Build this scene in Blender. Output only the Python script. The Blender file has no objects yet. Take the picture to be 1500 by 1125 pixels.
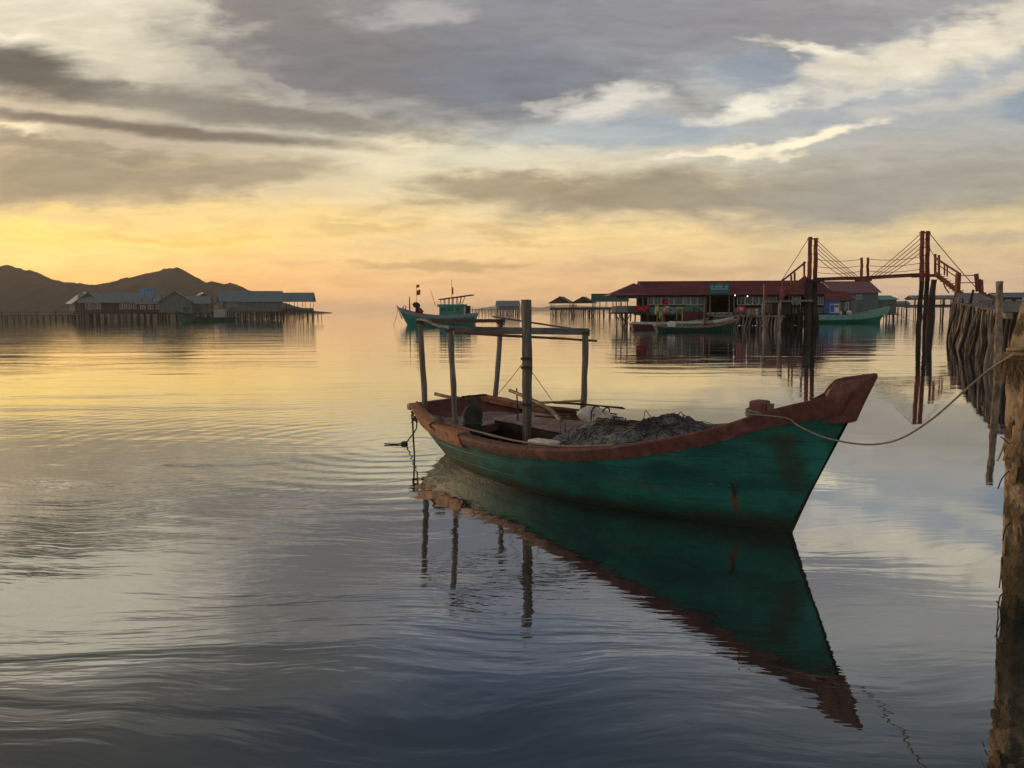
import bpy, math, random
from mathutils import Vector, Matrix, noise as mnoise
random.seed(7)
rnd = random.random
def U(a, b): return a + (b - a) * rnd()
scene = bpy.context.scene
COL = scene.collection
PI = math.pi
R = math.radians

# ------------------------------------------------------------------ camera
CAM_H = 2.2; PITCH = R(5.34); ROLL = R(0.3); FOC = 1150.0
_fw = Vector((0, math.cos(PITCH), -math.sin(PITCH)))
_r0 = Vector((1, 0, 0)); _u0 = _r0.cross(_fw)
_rt = math.cos(ROLL) * _r0 - math.sin(ROLL) * _u0
_up = math.cos(ROLL) * _u0 + math.sin(ROLL) * _r0
CAM = Vector((0, 0, CAM_H))
def ray(px, py): return _fw + _rt * ((px - 750) / FOC) - _up * ((py - 562.5) / FOC)
def at(px, py, Y):
    d = ray(px, py); return CAM + d * (Y / d.y)
def wl(px, py, z=0.0):
    d = ray(px, py); return CAM + d * ((z - CAM_H) / d.z)
cam_d = bpy.data.cameras.new('camera'); cam = bpy.data.objects.new('camera', cam_d); COL.objects.link(cam)
cam.matrix_world = Matrix(((_rt.x, _up.x, -_fw.x, 0), (_rt.y, _up.y, -_fw.y, 0), (_rt.z, _up.z, -_fw.z, CAM_H), (0, 0, 0, 1)))
cam_d.sensor_fit = 'HORIZONTAL'; cam_d.sensor_width = 36; cam_d.lens = 36 * FOC / 1500
cam_d.clip_start = 0.05; cam_d.clip_end = 30000
scene.camera = cam
scene.view_settings.view_transform = 'Standard'; scene.view_settings.look = 'None'
scene.view_settings.exposure = 0.28; scene.view_settings.gamma = 1
scene.cycles.use_denoising = True
scene.cycles.max_bounces = 8; scene.cycles.volume_bounces = 0
scene.cycles.sample_clamp_indirect = 4

# ------------------------------------------------------------------ colour + node helpers
def lin(c):
    c = c / 255.0
    return c / 12.92 if c <= .04045 else ((c + .055) / 1.055) ** 2.4
def S(r, g, b): return (lin(r), lin(g), lin(b), 1)
def C(r, g, b): return (r, g, b, 1)

class NT:
    """tiny expression layer over a node tree"""
    def __init__(s, nt): s.nt = nt; s.n = nt.nodes; s.l = nt.links
    def put(s, sock, v):
        if hasattr(v, 'is_output'): s.l.new(v, sock)
        elif v is not None: sock.default_value = v
    def math(s, op, a, b=None, c=None, clamp=False):
        n = s.n.new('ShaderNodeMath'); n.operation = op; n.use_clamp = clamp
        for i, v in enumerate((a, b, c)):
            if v is not None: s.put(n.inputs[i], v)
        return n.outputs[0]
    def add(s, a, b): return s.math('ADD', a, b)
    def mul(s, a, b): return s.math('MULTIPLY', a, b)
    def vmath(s, op, a, b=None, scale=None):
        n = s.n.new('ShaderNodeVectorMath'); n.operation = op
        s.put(n.inputs[0], a)
        if b is not None: s.put(n.inputs[1], b)
        if scale is not None: s.put(n.inputs['Scale'], scale)
        return n.outputs['Value'] if op in ('LENGTH', 'DISTANCE', 'DOT_PRODUCT') else n.outputs[0]
    def xyz(s, x, y, z=0.0):
        n = s.n.new('ShaderNodeCombineXYZ')
        for i, v in enumerate((x, y, z)): s.put(n.inputs[i], v)
        return n.outputs[0]
    def sep(s, v):
        n = s.n.new('ShaderNodeSeparateXYZ'); s.put(n.inputs[0], v); return n.outputs
    def noise(s, vec, scale=1.0, detail=4.0, rough=.55, dist=0.0):
        n = s.n.new('ShaderNodeTexNoise'); s.put(n.inputs['Vector'], vec)
        n.inputs['Scale'].default_value = scale; n.inputs['Detail'].default_value = detail
        n.inputs['Roughness'].default_value = rough; n.inputs['Distortion'].default_value = dist
        return n.outputs
    def rng(s, v, a, b, c=0.0, d=1.0, smooth=True):
        n = s.n.new('ShaderNodeMapRange'); n.interpolation_type = 'SMOOTHSTEP' if smooth else 'LINEAR'
        s.put(n.inputs[0], v)
        for i, x in enumerate((a, b, c, d)): n.inputs[i + 1].default_value = x
        return n.outputs[0]
    def mapping(s, v, loc=(0, 0, 0), rot=(0, 0, 0), scale=(1, 1, 1), typ='POINT'):
        n = s.n.new('ShaderNodeMapping'); n.vector_type = typ; s.put(n.inputs[0], v)
        n.inputs['Location'].default_value = loc; n.inputs['Rotation'].default_value = rot; n.inputs['Scale'].default_value = scale
        return n.outputs[0]
    def mix(s, f, a, b, blend='MIX'):
        n = s.n.new('ShaderNodeMix'); n.data_type = 'RGBA'; n.blend_type = blend
        s.put(n.inputs[0], f); s.put(n.inputs[6], a); s.put(n.inputs[7], b)
        return n.outputs[2]
    def ramp(s, f, stops, interp='LINEAR'):
        n = s.n.new('ShaderNodeValToRGB'); n.color_ramp.interpolation = interp
        e = n.color_ramp.elements
        while len(e) < len(stops): e.new(.5)
        for el, (p, c) in zip(e, stops): el.position = p; el.color = c
        s.put(n.inputs[0], f); return n.outputs[0]

_mats = {}
def mat(name, c1, c2=None, scale=4.0, stretch=(1, 1, 1), rough=.7, bump=.0, bscale=None, c3=None, spec=.35, lo=.35, hi=.65, metal=0.0):
    """weathered surface: two or three colours broken up by noise, with bump"""
    if name in _mats: return _mats[name]
    m = bpy.data.materials.new(name); m.use_nodes = True; nt = NT(m.node_tree)
    p = m.node_tree.nodes['Principled BSDF']
    p.inputs['Roughness'].default_value = rough; p.inputs['Specular IOR Level'].default_value = spec
    p.inputs['Metallic'].default_value = metal
    tc = nt.n.new('ShaderNodeTexCoord').outputs['Object']
    v = nt.mapping(tc, scale=stretch)
    n1 = nt.noise(v, scale, 6, .62)[0]
    col = c1
    if c2:
        col = nt.mix(nt.rng(n1, lo, hi), c1, c2)
    if c3:
        n2 = nt.noise(nt.mapping(tc, loc=(3.1, 7.7, 1.3), scale=stretch), scale * .37, 5, .6)[0]
        col = nt.mix(nt.rng(n2, .52, .68), col, c3)
    nt.put(p.inputs['Base Color'], col)
    rr = nt.rng(n1, .2, .8, max(.05, rough - .12), min(1, rough + .12)); nt.put(p.inputs['Roughness'], rr)
    if bump:
        b = nt.n.new('ShaderNodeBump'); b.inputs['Distance'].default_value = bump; b.inputs['Strength'].default_value = 1
        nt.put(b.inputs['Height'], nt.noise(v, bscale or scale * 2.5, 5, .65)[0]); nt.l.new(b.outputs[0], p.inputs['Normal'])
    _mats[name] = m; return m

# ------------------------------------------------------------------ object helpers
ORG = {}
def link(o, parent=None):
    COL.objects.link(o)
    if parent is not None: o.parent = parent
    return o
def tag(o, label=None, cat=None, group=None, kind=None):
    if label: o['label'] = label
    if cat: o['category'] = cat
    if group: o['group'] = group
    if kind: o['kind'] = kind
    return o
def thing(name, label, cat, loc=(0, 0, 0), rotz=0.0, group=None, local=False):
    o = bpy.data.objects.new(name, None); o.empty_display_size = .1
    o.location = loc; o.rotation_euler = (0, 0, rotz); link(o); tag(o, label, cat, group)
    ORG[o.name] = Vector((0, 0, 0)) if local else Vector(loc)
    return o
def V(*a): return Vector(a[0]) if len(a) == 1 else Vector(a)
Z = Vector((0, 0, 1))
class MB:
    def __init__(s): s.v = []; s.f = []; s.uv = None
    def add(s, vs, fs):
        b = len(s.v); s.v.extend(Vector(x) for x in vs); s.f.extend(tuple(i + b for i in f) for f in fs); return s
    def beam(s, p0, p1, w, h=None, up=Z, taper=1.0):
        p0 = Vector(p0); p1 = Vector(p1); h = w if h is None else h
        d = (p1 - p0).normalized()
        if abs(d.dot(up)) > .98: up = Vector((0, 1, 0)) if abs(d.y) < .9 else Vector((1, 0, 0))
        x = d.cross(up).normalized(); y = x.cross(d)
        vs = []
        for p, k in ((p0, 1), (p1, taper)):
            for a, b in ((-1, -1), (1, -1), (1, 1), (-1, 1)): vs.append(p + x * (a * w * k / 2) + y * (b * h * k / 2))
        return s.add(vs, [(3, 2, 1, 0), (4, 5, 6, 7), (0, 1, 5, 4), (1, 2, 6, 5), (2, 3, 7, 6), (3, 0, 4, 7)])
    def box(s, c, sx, sy, sz, rz=0.0):
        c = Vector(c); m = Matrix.Rotation(rz, 3, 'Z')
        vs = [c + m @ Vector((a * sx / 2, b * sy / 2, d * sz / 2)) for d in (-1, 1) for a, b in ((-1, -1), (1, -1), (1, 1), (-1, 1))]
        return s.add(vs, [(3, 2, 1, 0), (4, 5, 6, 7), (0, 1, 5, 4), (1, 2, 6, 5), (2, 3, 7, 6), (3, 0, 4, 7)])
    def tube(s, pts, r, n=8, cap=True, wob=0.0, seed=0):
        pts = [Vector(p) for p in pts]; k = len(pts)
        rs = r if isinstance(r, (list, tuple)) else [r] * k
        prev = None; vs = []; fs = []
        for i, p in enumerate(pts):
            d = (pts[min(i + 1, k - 1)] - pts[max(i - 1, 0)])
            d = d.normalized() if d.length > 1e-9 else Vector((0, 0, 1))
            if prev is None:
                x = d.cross(Vector((.13, .97, .21)))
                if x.length < .2: x = d.cross(Vector((1, 0, 0)))
            else: x = prev - d * prev.dot(d)
            x.normalize(); prev = x; y = d.cross(x)
            for j in range(n):
                a = 2 * PI * j / n; q = rs[i]
                if wob: q *= 1 + wob * mnoise.noise(Vector((math.cos(a) * 1.3 + seed * 7.3, math.sin(a) * 1.3, i * .55 + seed)))
                vs.append(p + x * (math.cos(a) * q) + y * (math.sin(a) * q))
        for i in range(k - 1):
            for j in range(n):
                a = i * n + j; b = i * n + (j + 1) % n
                fs.append((a, b, b + n, a + n))
        if cap: fs.append(tuple(range(n))[::-1]); fs.append(tuple((k - 1) * n + j for j in range(n)))
        return s.add(vs, fs)
    def grid(s, rows, closed=False):
        nr = len(rows); nc = len(rows[0]); vs = [p for r_ in rows for p in r_]; fs = []
        for i in range(nr - 1):
            for j in range(nc if closed else nc - 1):
                a = i * nc + j; b = i * nc + (j + 1) % nc
                fs.append((a, b, b + nc, a + nc))
        return s.add(vs, fs)
    def slab(s, poly, off):
        """polygon given as points, extruded by vector off"""
        poly = [Vector(p) for p in poly]; off = Vector(off); n = len(poly)
        vs = poly + [p + off for p in poly]
        fs = [tuple(range(n))[::-1], tuple(range(n, 2 * n))] + [(i, (i + 1) % n, n + (i + 1) % n, n + i) for i in range(n)]
        return s.add(vs, fs)
    def blob(s, c, rx, ry, rz, nu=16, nv=10, amp=0.0, freq=1.0, seed=0, M=None):
        c = Vector(c); rows = []
        for i in range(nv + 1):
            t = PI * (i / nv * .996 + .002); row = []
            for j in range(nu):
                a = 2 * PI * j / nu
                d = Vector((math.sin(t) * math.cos(a), math.sin(t) * math.sin(a), math.cos(t)))
                k = 1 + amp * mnoise.fractal(d * freq + Vector((seed * 3.7, seed * 1.1, 0)), 1.0, 2.0, 3)
                q = Vector((d.x * rx * k, d.y * ry * k, d.z * rz * k))
                if M: q = M @ q
                row.append(c + q)
            rows.append(row)
        return s.grid(rows, True)
    def build(s, name, m, parent=None, smooth=False, bevel=0.0, ang=35, recalc=True):
        me = bpy.data.meshes.new(name)
        org = Vector((0, 0, 0))
        if parent is not None:
            q = parent
            while q.parent is not None: q = q.parent
            org = ORG.get(q.name, org)
        me.from_pydata([v - org for v in s.v], [], s.f)
        if recalc:
            import bmesh
            bm = bmesh.new(); bm.from_mesh(me); bmesh.ops.recalc_face_normals(bm, faces=bm.faces); bm.to_mesh(me); bm.free()
        if s.uv:
            ul = me.uv_layers.new(name='uv')
            for lp in me.loops: ul.data[lp.index].uv = s.uv[lp.vertex_index]
        me.materials.append(m)
        if smooth:
            me.polygons.foreach_set('use_smooth', [True] * len(me.polygons)); me.set_sharp_from_angle(angle=R(ang))
        me.update()
        o = bpy.data.objects.new(name, me); link(o, parent)
        if bevel:
            b = o.modifiers.new('bevel', 'BEVEL'); b.width = bevel; b.segments = 2; b.limit_method = 'ANGLE'
        return o
def interp(tab, x, col):
    """smooth (Catmull-Rom) interpolation of a table whose first column is x"""
    n = len(tab)
    if x <= tab[0][0]: return tab[0][col]
    if x >= tab[-1][0]: return tab[-1][col]
    i = next(k for k in range(n - 1) if tab[k + 1][0] >= x)
    x0, x1 = tab[i][0], tab[i + 1][0]; t = (x - x0) / (x1 - x0); y0, y1 = tab[i][col], tab[i + 1][col]
    m0 = (y1 - tab[i - 1][col]) / (x1 - tab[i - 1][0]) if i > 0 else (y1 - y0) / (x1 - x0)
    m1 = (tab[i + 2][col] - y0) / (tab[i + 2][0] - x0) if i + 2 < n else (y1 - y0) / (x1 - x0)
    h = x1 - x0
    return (2*t**3-3*t*t+1)*y0 + (t**3-2*t*t+t)*h*m0 + (-2*t**3+3*t*t)*y1 + (t**3-t*t)*h*m1
def spline(pts, n=8):
    pts = [Vector(p) for p in pts]; out = []
    for i in range(len(pts) - 1):
        a = pts[max(i - 1, 0)]; b = pts[i]; c = pts[i + 1]; d = pts[min(i + 2, len(pts) - 1)]
        for k in range(n):
            t = k / n
            out.append(.5 * ((2*b) + (c - a)*t + (2*a - 5*b + 4*c - d)*t*t + (3*b - a - 3*c + d)*t**3))
    out.append(pts[-1]); return out
# ------------------------------------------------------------------ sky (world) and sun
SUN_AZ = -44.0; SUN_EL = 6.0
world = bpy.data.worlds.new('World'); scene.world = world; world.use_nodes = True
world.cycles.sampling_method = 'MANUAL'; world.cycles.sample_map_resolution = 512
wt = NT(world.node_tree)
for n in list(wt.n): wt.n.remove(n)
w_out = wt.n.new('ShaderNodeOutputWorld'); w_bg = wt.n.new('ShaderNodeBackground')
wt.l.new(w_bg.outputs[0], w_out.inputs[0])
gen = wt.n.new('ShaderNodeTexCoord').outputs['Generated']
dx, dy, dz = wt.sep(gen)
ya = wt.math('MAXIMUM', wt.math('ABSOLUTE', dy), .14)
zc = wt.math('MAXIMUM', dz, 0.0)
su = wt.math('MINIMUM', wt.math('MAXIMUM', wt.math('DIVIDE', dx, ya), -4), 4)
sv = wt.math('MINIMUM', wt.math('DIVIDE', zc, ya), 4)
suv = wt.xyz(su, sv)
# two scales of turbulence bend the cloud shapes
nz1 = wt.noise(wt.mapping(suv, loc=(4.2, 1.3, 0), scale=(1, 2.6, 1)), 3.2, 5, .6)
nz2 = wt.noise(wt.mapping(suv, loc=(9.2, 5.3, 0), rot=(0, 0, -.15), scale=(1, 3.2, 1)), 9.0, 6, .62)
off1 = wt.vmath('MULTIPLY', wt.vmath('SUBTRACT', nz1[1], (.5, .5, .5)), (.26, .075, 0))
off2 = wt.vmath('MULTIPLY', wt.vmath('SUBTRACT', nz2[1], (.5, .5, .5)), (.13, .05, 0))
q = wt.vmath('ADD', wt.vmath('ADD', suv, off1), off2)
q_calm = wt.vmath('ADD', wt.vmath('ADD', suv, wt.vmath('SCALE', off1, scale=.35)), wt.vmath('SCALE', off2, scale=.30))
det = wt.noise(wt.mapping(suv, loc=(1.2, 3.3, 0), rot=(0, 0, -.06), scale=(1, 4.2, 1)), 7.0, 8, .62, .3)[0]
det2 = wt.noise(wt.mapping(suv, loc=(6.2, 2.3, 0), rot=(0, 0, .1), scale=(1, 2.2, 1)), 16.0, 6, .6, .4)[0]
svw = wt.add(sv, wt.mul(wt.math('SUBTRACT', nz1[0], .5), .05))
VM = .75
def stops(l): return [(v / VM, S(*c)) for v, c in l]
vf = wt.math('DIVIDE', svw, VM)
left = wt.ramp(vf, stops([(0, (238, 174, 104)), (.035, (242, 182, 112)), (.075, (246, 202, 128)), (.11, (230, 198, 136)), (.15, (190, 170, 136)), (.2, (166, 154, 134)), (.28, (190, 180, 158)), (.4, (206, 198, 178)), (.47, (138, 134, 126)), (.56, (66, 68, 69)), (.75, (46, 52, 56))]))
midc = wt.ramp(vf, stops([(0, (236, 186, 140)), (.03, (230, 184, 132)), (.075, (232, 196, 142)), (.12, (232, 206, 160)), (.17, (224, 210, 174)), (.22, (200, 196, 182)), (.28, (158, 158, 158)), (.4, (130, 134, 146)), (.48, (76, 88, 106)), (.56, (50, 62, 78)), (.75, (36, 48, 58))]))
right = wt.ramp(vf, stops([(0, (228, 192, 162)), (.04, (216, 184, 150)), (.085, (214, 188, 142)), (.12, (208, 188, 148)), (.16, (180, 170, 150)), (.2, (172, 170, 164)), (.28, (168, 172, 176)), (.4, (170, 167, 162)), (.5, (128, 129, 132)), (.6, (78, 84, 90)), (.75, (50, 58, 64))]))
col = wt.mix(wt.rng(su, -.55, -.02), left, midc)
col = wt.mix(wt.rng(su, .0, .5), col, right)
# the real sky model under the clouds, sun low behind the hills
sky = wt.n.new('ShaderNodeTexSky'); sky.sky_type = 'NISHITA'; sky.sun_disc = False
sky.sun_elevation = R(SUN_EL); sky.sun_rotation = R(SUN_AZ) % (2 * PI)
sky.air_density = 1.2; sky.dust_density = 2.0
nish = wt.vmath('SCALE', sky.outputs[0], scale=.10)
col = wt.mix(.08, col, nish)
def cloud(px, py, rx, ry, rot, c, k=.8, soft=(1.35, .35), tex=.5, fine=False, calm=False):
    """one bank of cloud, at the bearing and height it has over the bay"""
    global col
    d = ray(px, py)
    m = wt.mapping(q_calm if calm else q, loc=(d.x / d.y, d.z / d.y, 0), rot=(0, 0, R(-rot)), scale=(rx / FOC, ry / FOC, 1), typ='TEXTURE')
    r = wt.vmath('LENGTH', m)
    if tex: r = wt.math('MULTIPLY_ADD', wt.math('SUBTRACT', det2 if fine else det, .5), -tex * 3.0, r)
    f = wt.rng(r, soft[0], soft[1], 0.0, k)
    col = wt.mix(f, col, S(*c))
for a in [
    # low glow and thin bars of cloud over the horizon
    (10, 352, 140, 24, 0, (255, 218, 124), .85), (170, 350, 200, 18, 0, (255, 214, 120), .6), (100, 310, 60, 8, 3, (252, 218, 130), .6), (230, 312, 110, 8, 0, (236, 204, 140), .5), (400, 330, 260, 30, 0, (246, 208, 122), .45),
    (880, 345, 240, 22, 0, (238, 206, 142), .55), (1330, 335, 190, 22, -4, (224, 200, 150), .6),
    (640, 380, 130, 8, 0, (190, 158, 112), .7), (530, 332, 85, 10, 3, (204, 170, 116), .6), (730, 338, 70, 8, 3, (196, 164, 116), .5), (980, 392, 230, 14, -1, (198, 162, 124), .5), (1450, 350, 90, 10, -4, (180, 160, 138), .6), (250, 345, 110, 6, 2, (228, 180, 100), .5),
    # grey tan banks of the middle sky
    (1040, 288, 430, 36, -1, (150, 139, 118), .95), (1330, 276, 270, 52, -4, (156, 150, 139), .9), (740, 278, 140, 22, 5, (152, 138, 112), .8), (640, 300, 90, 6, 2, (176, 154, 114), .6),
    (90, 262, 230, 44, 0, (150, 136, 112), .85), (330, 258, 150, 26, -3, (150, 137, 115), .75), (200, 230, 200, 14, 4, (176, 158, 126), .5),
    (600, 222, 130, 26, -4, (226, 212, 176), .75), (760, 225, 120, 18, 0, (206, 200, 176), .6),
    # the wide dark sheet overhead
    (430, 20, 330, 84, 13, (128, 123, 120), .95), (620, 110, 330, 78, 8, (120, 117, 118), .95), (400, 165, 230, 24, 8, (134, 126, 116), .85), (760, 120, 170, 84, 0, (116, 121, 131), .7), (980, 40, 380, 62, 0, (132, 131, 134), .9), (1230, 20, 190, 60, -6, (138, 136, 138), .8),
    (625, 14, 75, 24, -6, (178, 172, 170), .75),
    (70, 30, 210, 52, 18, (216, 206, 182), .8), (190, 118, 180, 26, 20, (226, 217, 194), .85), (20, 48, 60, 9, 8, (242, 232, 206), .9), (390, 115, 200, 10, 24, (170, 164, 152), .5),
(270, 150, 160, 22, 9, (132, 123, 112), .7),
    (30, 190, 70, 8, 14, (240, 220, 180), .85),
(90, 215, 140, 12, 5, (140, 126, 108), .6),
    # openings of blue and the lit edges round them
    (1090, 108, 95, 24, 5, (132, 142, 154), .75), (960, 200, 190, 26, 0, (152, 163, 172), .8), (1480, 150, 70, 26, 0, (126, 142, 158), .7), (1240, 165, 150, 22, -8, (158, 164, 170), .7), (840, 205, 110, 16, 0, (176, 180, 176), .6),
    ]: cloud(*a)
for a in [
    (62, 108, 135, 40, 9, (94, 87, 81), .95), (10, 96, 90, 26, 0, (104, 97, 90), .7), (330, 160, 190, 26, 8, (126, 119, 111), .7), (255, 191, 300, 11, 5.5, (114, 103, 91), .9), (60, 172, 150, 9, 5, (122, 111, 98), .75),
    ]: cloud(*a, calm=True)
for a in [
    (880, 165, 72, 24, -10, (212, 206, 194), .85), (800, 158, 22, 13, 0, (196, 190, 180), .6), (1075, 155, 70, 20, -12, (232, 224, 206), .9), (1170, 78, 100, 10, 10, (234, 223, 202), .9),
    (1290, 95, 150, 24, -14, (222, 211, 188), .8), (1430, 55, 130, 34, -22, (222, 211, 188), .75), (1200, 203, 76, 14, -18, (246, 232, 200), .95), (1090, 228, 110, 7, -5, (236, 222, 194), .9), (1240, 135, 90, 9, -12, (206, 200, 186), .7), (1320, 150, 120, 14, -10, (190, 184, 172), .6), (1190, 225, 40, 5, -8, (226, 210, 178), .8),
    (1010, 130, 50, 8, 6, (176, 174, 172), .6), (1440, 120, 70, 12, -12, (200, 192, 176), .6), (1340, 215, 100, 14, -8, (172, 166, 156), .6),
    # above the frame, seen only in the water
    (60, -30, 240, 44, 10, (218, 208, 186), .85), (330, -130, 260, 40, 8, (84, 84, 82), .7), (760, -60, 260, 50, 0, (112, 118, 132), .7), (1420, -60, 240, 46, -10, (160, 158, 154), .7), (1000, -40, 160, 24, -6, (168, 166, 162), .6), (1250, -190, 240, 40, 0, (92, 96, 100), .6),
    ]: cloud(*a, fine=True)
# fine streak texture through all of the cloud
lum = wt.rng(wt.noise(wt.mapping(suv, loc=(2.2, 8.3, 0), rot=(0, 0, -.08), scale=(1, 5, 1)), 13.0, 9, .66, .5)[0], .28, .72, .87, 1.12, False)
col = wt.vmath('SCALE', col, scale=lum)
# away from the sunset the sky blends to plain grey, raised as fill light
back = wt.rng(dy, .05, -.5)
col = wt.mix(wt.mul(back, .75), col, C(.45, .445, .45))
wt.l.new(col, w_bg.inputs[0]); w_bg.inputs[1].default_value = 1.0

sun_d = bpy.data.lights.new('sun', 'SUN'); sun_d.energy = 1.5; sun_d.angle = R(10); sun_d.color = (1, .68, .40)
sun = bpy.data.objects.new('sun', sun_d); COL.objects.link(sun)
_sd = Vector((math.sin(R(SUN_AZ)) * math.cos(R(SUN_EL)), math.cos(R(SUN_AZ)) * math.cos(R(SUN_EL)), math.sin(R(SUN_EL))))
sun.rotation_euler = _sd.to_track_quat('Z', 'Y').to_euler()

# ------------------------------------------------------------------ air, water, hills
HX = 6500.0; HY0 = -120.0; HY1 = 8000.0
hz = MB().box((0, (HY0 + HY1) / 2, 31), HX * 2, HY1 - HY0, 64)
hm = bpy.data.materials.new('sea_air'); hm.use_nodes = True
for n in list(hm.node_tree.nodes):
    if n.type != 'OUTPUT_MATERIAL': hm.node_tree.nodes.remove(n)
pv = hm.node_tree.nodes.new('ShaderNodeVolumePrincipled')
pv.inputs['Color'].default_value = (1, .97, .92, 1); pv.inputs['Density'].default_value = .00013; pv.inputs['Anisotropy'].default_value = .45
hm.node_tree.links.new(pv.outputs[0], [n for n in hm.node_tree.nodes if n.type == 'OUTPUT_MATERIAL'][0].inputs['Volume'])
tag(hz.build('haze', hm), kind='stuff')

wm = bpy.data.materials.new('sea_water'); wm.use_nodes = True; nt = NT(wm.node_tree)
pb = wm.node_tree.nodes['Principled BSDF']
pos = nt.n.new('ShaderNodeNewGeometry').outputs['Position']
px_, py_, pz_ = nt.sep(pos)
warp = nt.vmath('MULTIPLY', nt.vmath('SUBTRACT', nt.noise(pos, .22, 3, .5)[1], (.5, .5, .5)), (2.4, 2.4, 0))
pw = nt.vmath('ADD', pos, warp)
swell = nt.noise(nt.mapping(pw, rot=(0, 0, .10), scale=(.10, .42, 1)), 1, 2, .5)[0]
chop = nt.noise(nt.mapping(pw, rot=(0, 0, .16), scale=(.42, 1.9, 1)), 1, 3, .55)[0]
rip = nt.noise(nt.mapping(pw, rot=(0, 0, .05), scale=(1.3, 6.5, 1)), 1, 3, .5)[0]
micro = nt.noise(nt.mapping(pw, rot=(0, 0, -.08), scale=(3.6, 15, 1)), 1, 2, .5)[0]
patch = nt.rng(nt.noise(nt.mapping(pos, loc=(5, 2, 0), scale=(.05, .11, 1)), 1, 3, .5)[0], .35, .62, .25, 1.0)
calm = nt.rng(nt.math('MULTIPLY_ADD', py_, .16, px_), 4.6, .4, .40, 1.0)     # sheltered water by the pier lies flatter
far = nt.rng(py_, 14, 70, 0, 1)
act = nt.math('MAXIMUM', nt.mul(patch, calm), nt.mul(far, .75))
RC = wl(592, 652)
rr_ = nt.vmath('LENGTH', nt.vmath('SUBTRACT', nt.vmath('ADD', pos, nt.vmath('SCALE', warp, scale=.10)), (RC.x, RC.y, 0)))
ring = nt.mul(nt.math('SINE', nt.mul(rr_, 2 * PI / .42)), nt.math('EXPONENT', nt.mul(rr_, -.21)))
RB = wl(1200, 840)
height = nt.add(nt.add(nt.mul(nt.mul(swell, nt.rng(py_, 9, 30, .017, .030)), nt.math('MAXIMUM', nt.rng(nt.math('MULTIPLY_ADD', py_, .16, px_), 5.0, .6, .35, 1.0), nt.rng(py_, 13, 36, 0, 1))), nt.mul(nt.mul(chop, act), .0095)), nt.add(nt.mul(nt.mul(rip, act), .0031), nt.mul(nt.mul(micro, act), .0007)))
height = nt.add(height, nt.mul(nt.mul(nt.mul(ring, nt.rng(nt.noise(pos, .9, 3, .5)[0], .36, .60, .25, 1.0)), nt.rng(px_, RC.x + 2.2, RC.x + .4)), .0022))
bmp = nt.n.new('ShaderNodeBump'); bmp.inputs['Strength'].default_value = 1; bmp.inputs['Distance'].default_value = 1
nt.put(bmp.inputs['Height'], height)
bed = nt.noise(pos, .55, 5, .6)[0]
# mirror-like skin over a dark body, the share of each set by the viewing angle (Schlick)
body = wm.node_tree.nodes.new('ShaderNodeBsdfDiffuse'); skin = wm.node_tree.nodes.new('ShaderNodeBsdfGlossy'); mixs = wm.node_tree.nodes.new('ShaderNodeMixShader')
nt.put(body.inputs['Color'], nt.mix(nt.rng(bed, .38, .68), C(.010, .016, .018), C(.030, .046, .038)))
skin.inputs['Color'].default_value = (.97, .985, 1, 1); skin.inputs['Roughness'].default_value = .015
nt.l.new(bmp.outputs[0], skin.inputs['Normal'])
inc = nt.n['Geometry'].outputs['Incoming'] if 'Geometry' in nt.n else pos.node.outputs['Incoming']
cosv = nt.math('MAXIMUM', nt.vmath('DOT_PRODUCT', bmp.outputs[0], inc), 0.0)
fres = nt.math('MULTIPLY_ADD', nt.math('POWER', nt.math('SUBTRACT', 1.0, cosv), 5.0), .57, .43)
nt.put(mixs.inputs[0], fres); nt.l.new(body.outputs[0], mixs.inputs[1]); nt.l.new(skin.outputs[0], mixs.inputs[2])
nt.l.new(mixs.outputs[0], [n for n in nt.n if n.type == 'OUTPUT_MATERIAL'][0].inputs['Surface']); nt.n.remove(pb)
wb = MB(); x0, x1, y0, y1 = -HX + 20, HX - 20, HY0 + 20, HY1 - 20
wb.add([(x0, y0, 0), (x1, y0, 0), (x1, y1, 0), (x0, y1, 0)], [(0, 1, 2, 3)])
tag(wb.build('sea_water', wm), kind='structure')

def hill(name, prof, Y, depth, m, rough, step):
    xs = []; x = prof[0][0]
    while x <= prof[-1][0]: xs.append(x); x += step
    rows = []; nd = 14
    for k in range(-nd, nd + 1):
        t = k / nd; row = []
        for x in xs:
            z = max(0, at(x, interp(prof, x, 1), Y).z)
            f = (1 - abs(t) ** 1.3)
            yy = Y + t * depth
            p = Vector((at(x, 400, Y).x + (rough * 4 * mnoise.noise(Vector((x * .05, t * 3, 1)))), yy, z * f - .8))
            nn = mnoise.fractal(Vector((p.x * .02, p.y * .02, 0)), 1.0, 2.0, 4)
            tr = mnoise.noise(Vector((p.x * .13, p.y * .13, 3)))
            p.z += f * min(1, z / 15) * (nn * rough * 1.1 + abs(tr) * rough * 1.3) + (rough * .7 * rnd() if z > 2 else 0)
            row.append(p)
        rows.append(row)
    b = MB(); b.grid(rows); return b.build(name, m, smooth=True, ang=80)
hillm = mat('hill_forest', C(.022, .026, .031), C(.036, .041, .046), scale=.07, rough=.95, spec=.1)
HP = [(-160, 392), (-60, 386), (0, 389), (16, 390), (32, 395.6), (48, 399), (64, 408), (83, 412), (109, 415), (128, 416.7), (147, 418), (160, 415), (179, 410), (198, 406), (218, 401), (237, 396), (256, 393), (266, 394), (275, 401), (288, 410), (298, 414), (307, 413.5), (320, 417), (328, 419.6), (336, 415.8), (346, 417.4), (355, 424), (368, 429), (400, 442), (432, 452), (450, 458)]
tag(hill('hills', HP, 1050, 170, hillm, 2.2, 1.2), kind='structure')
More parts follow.
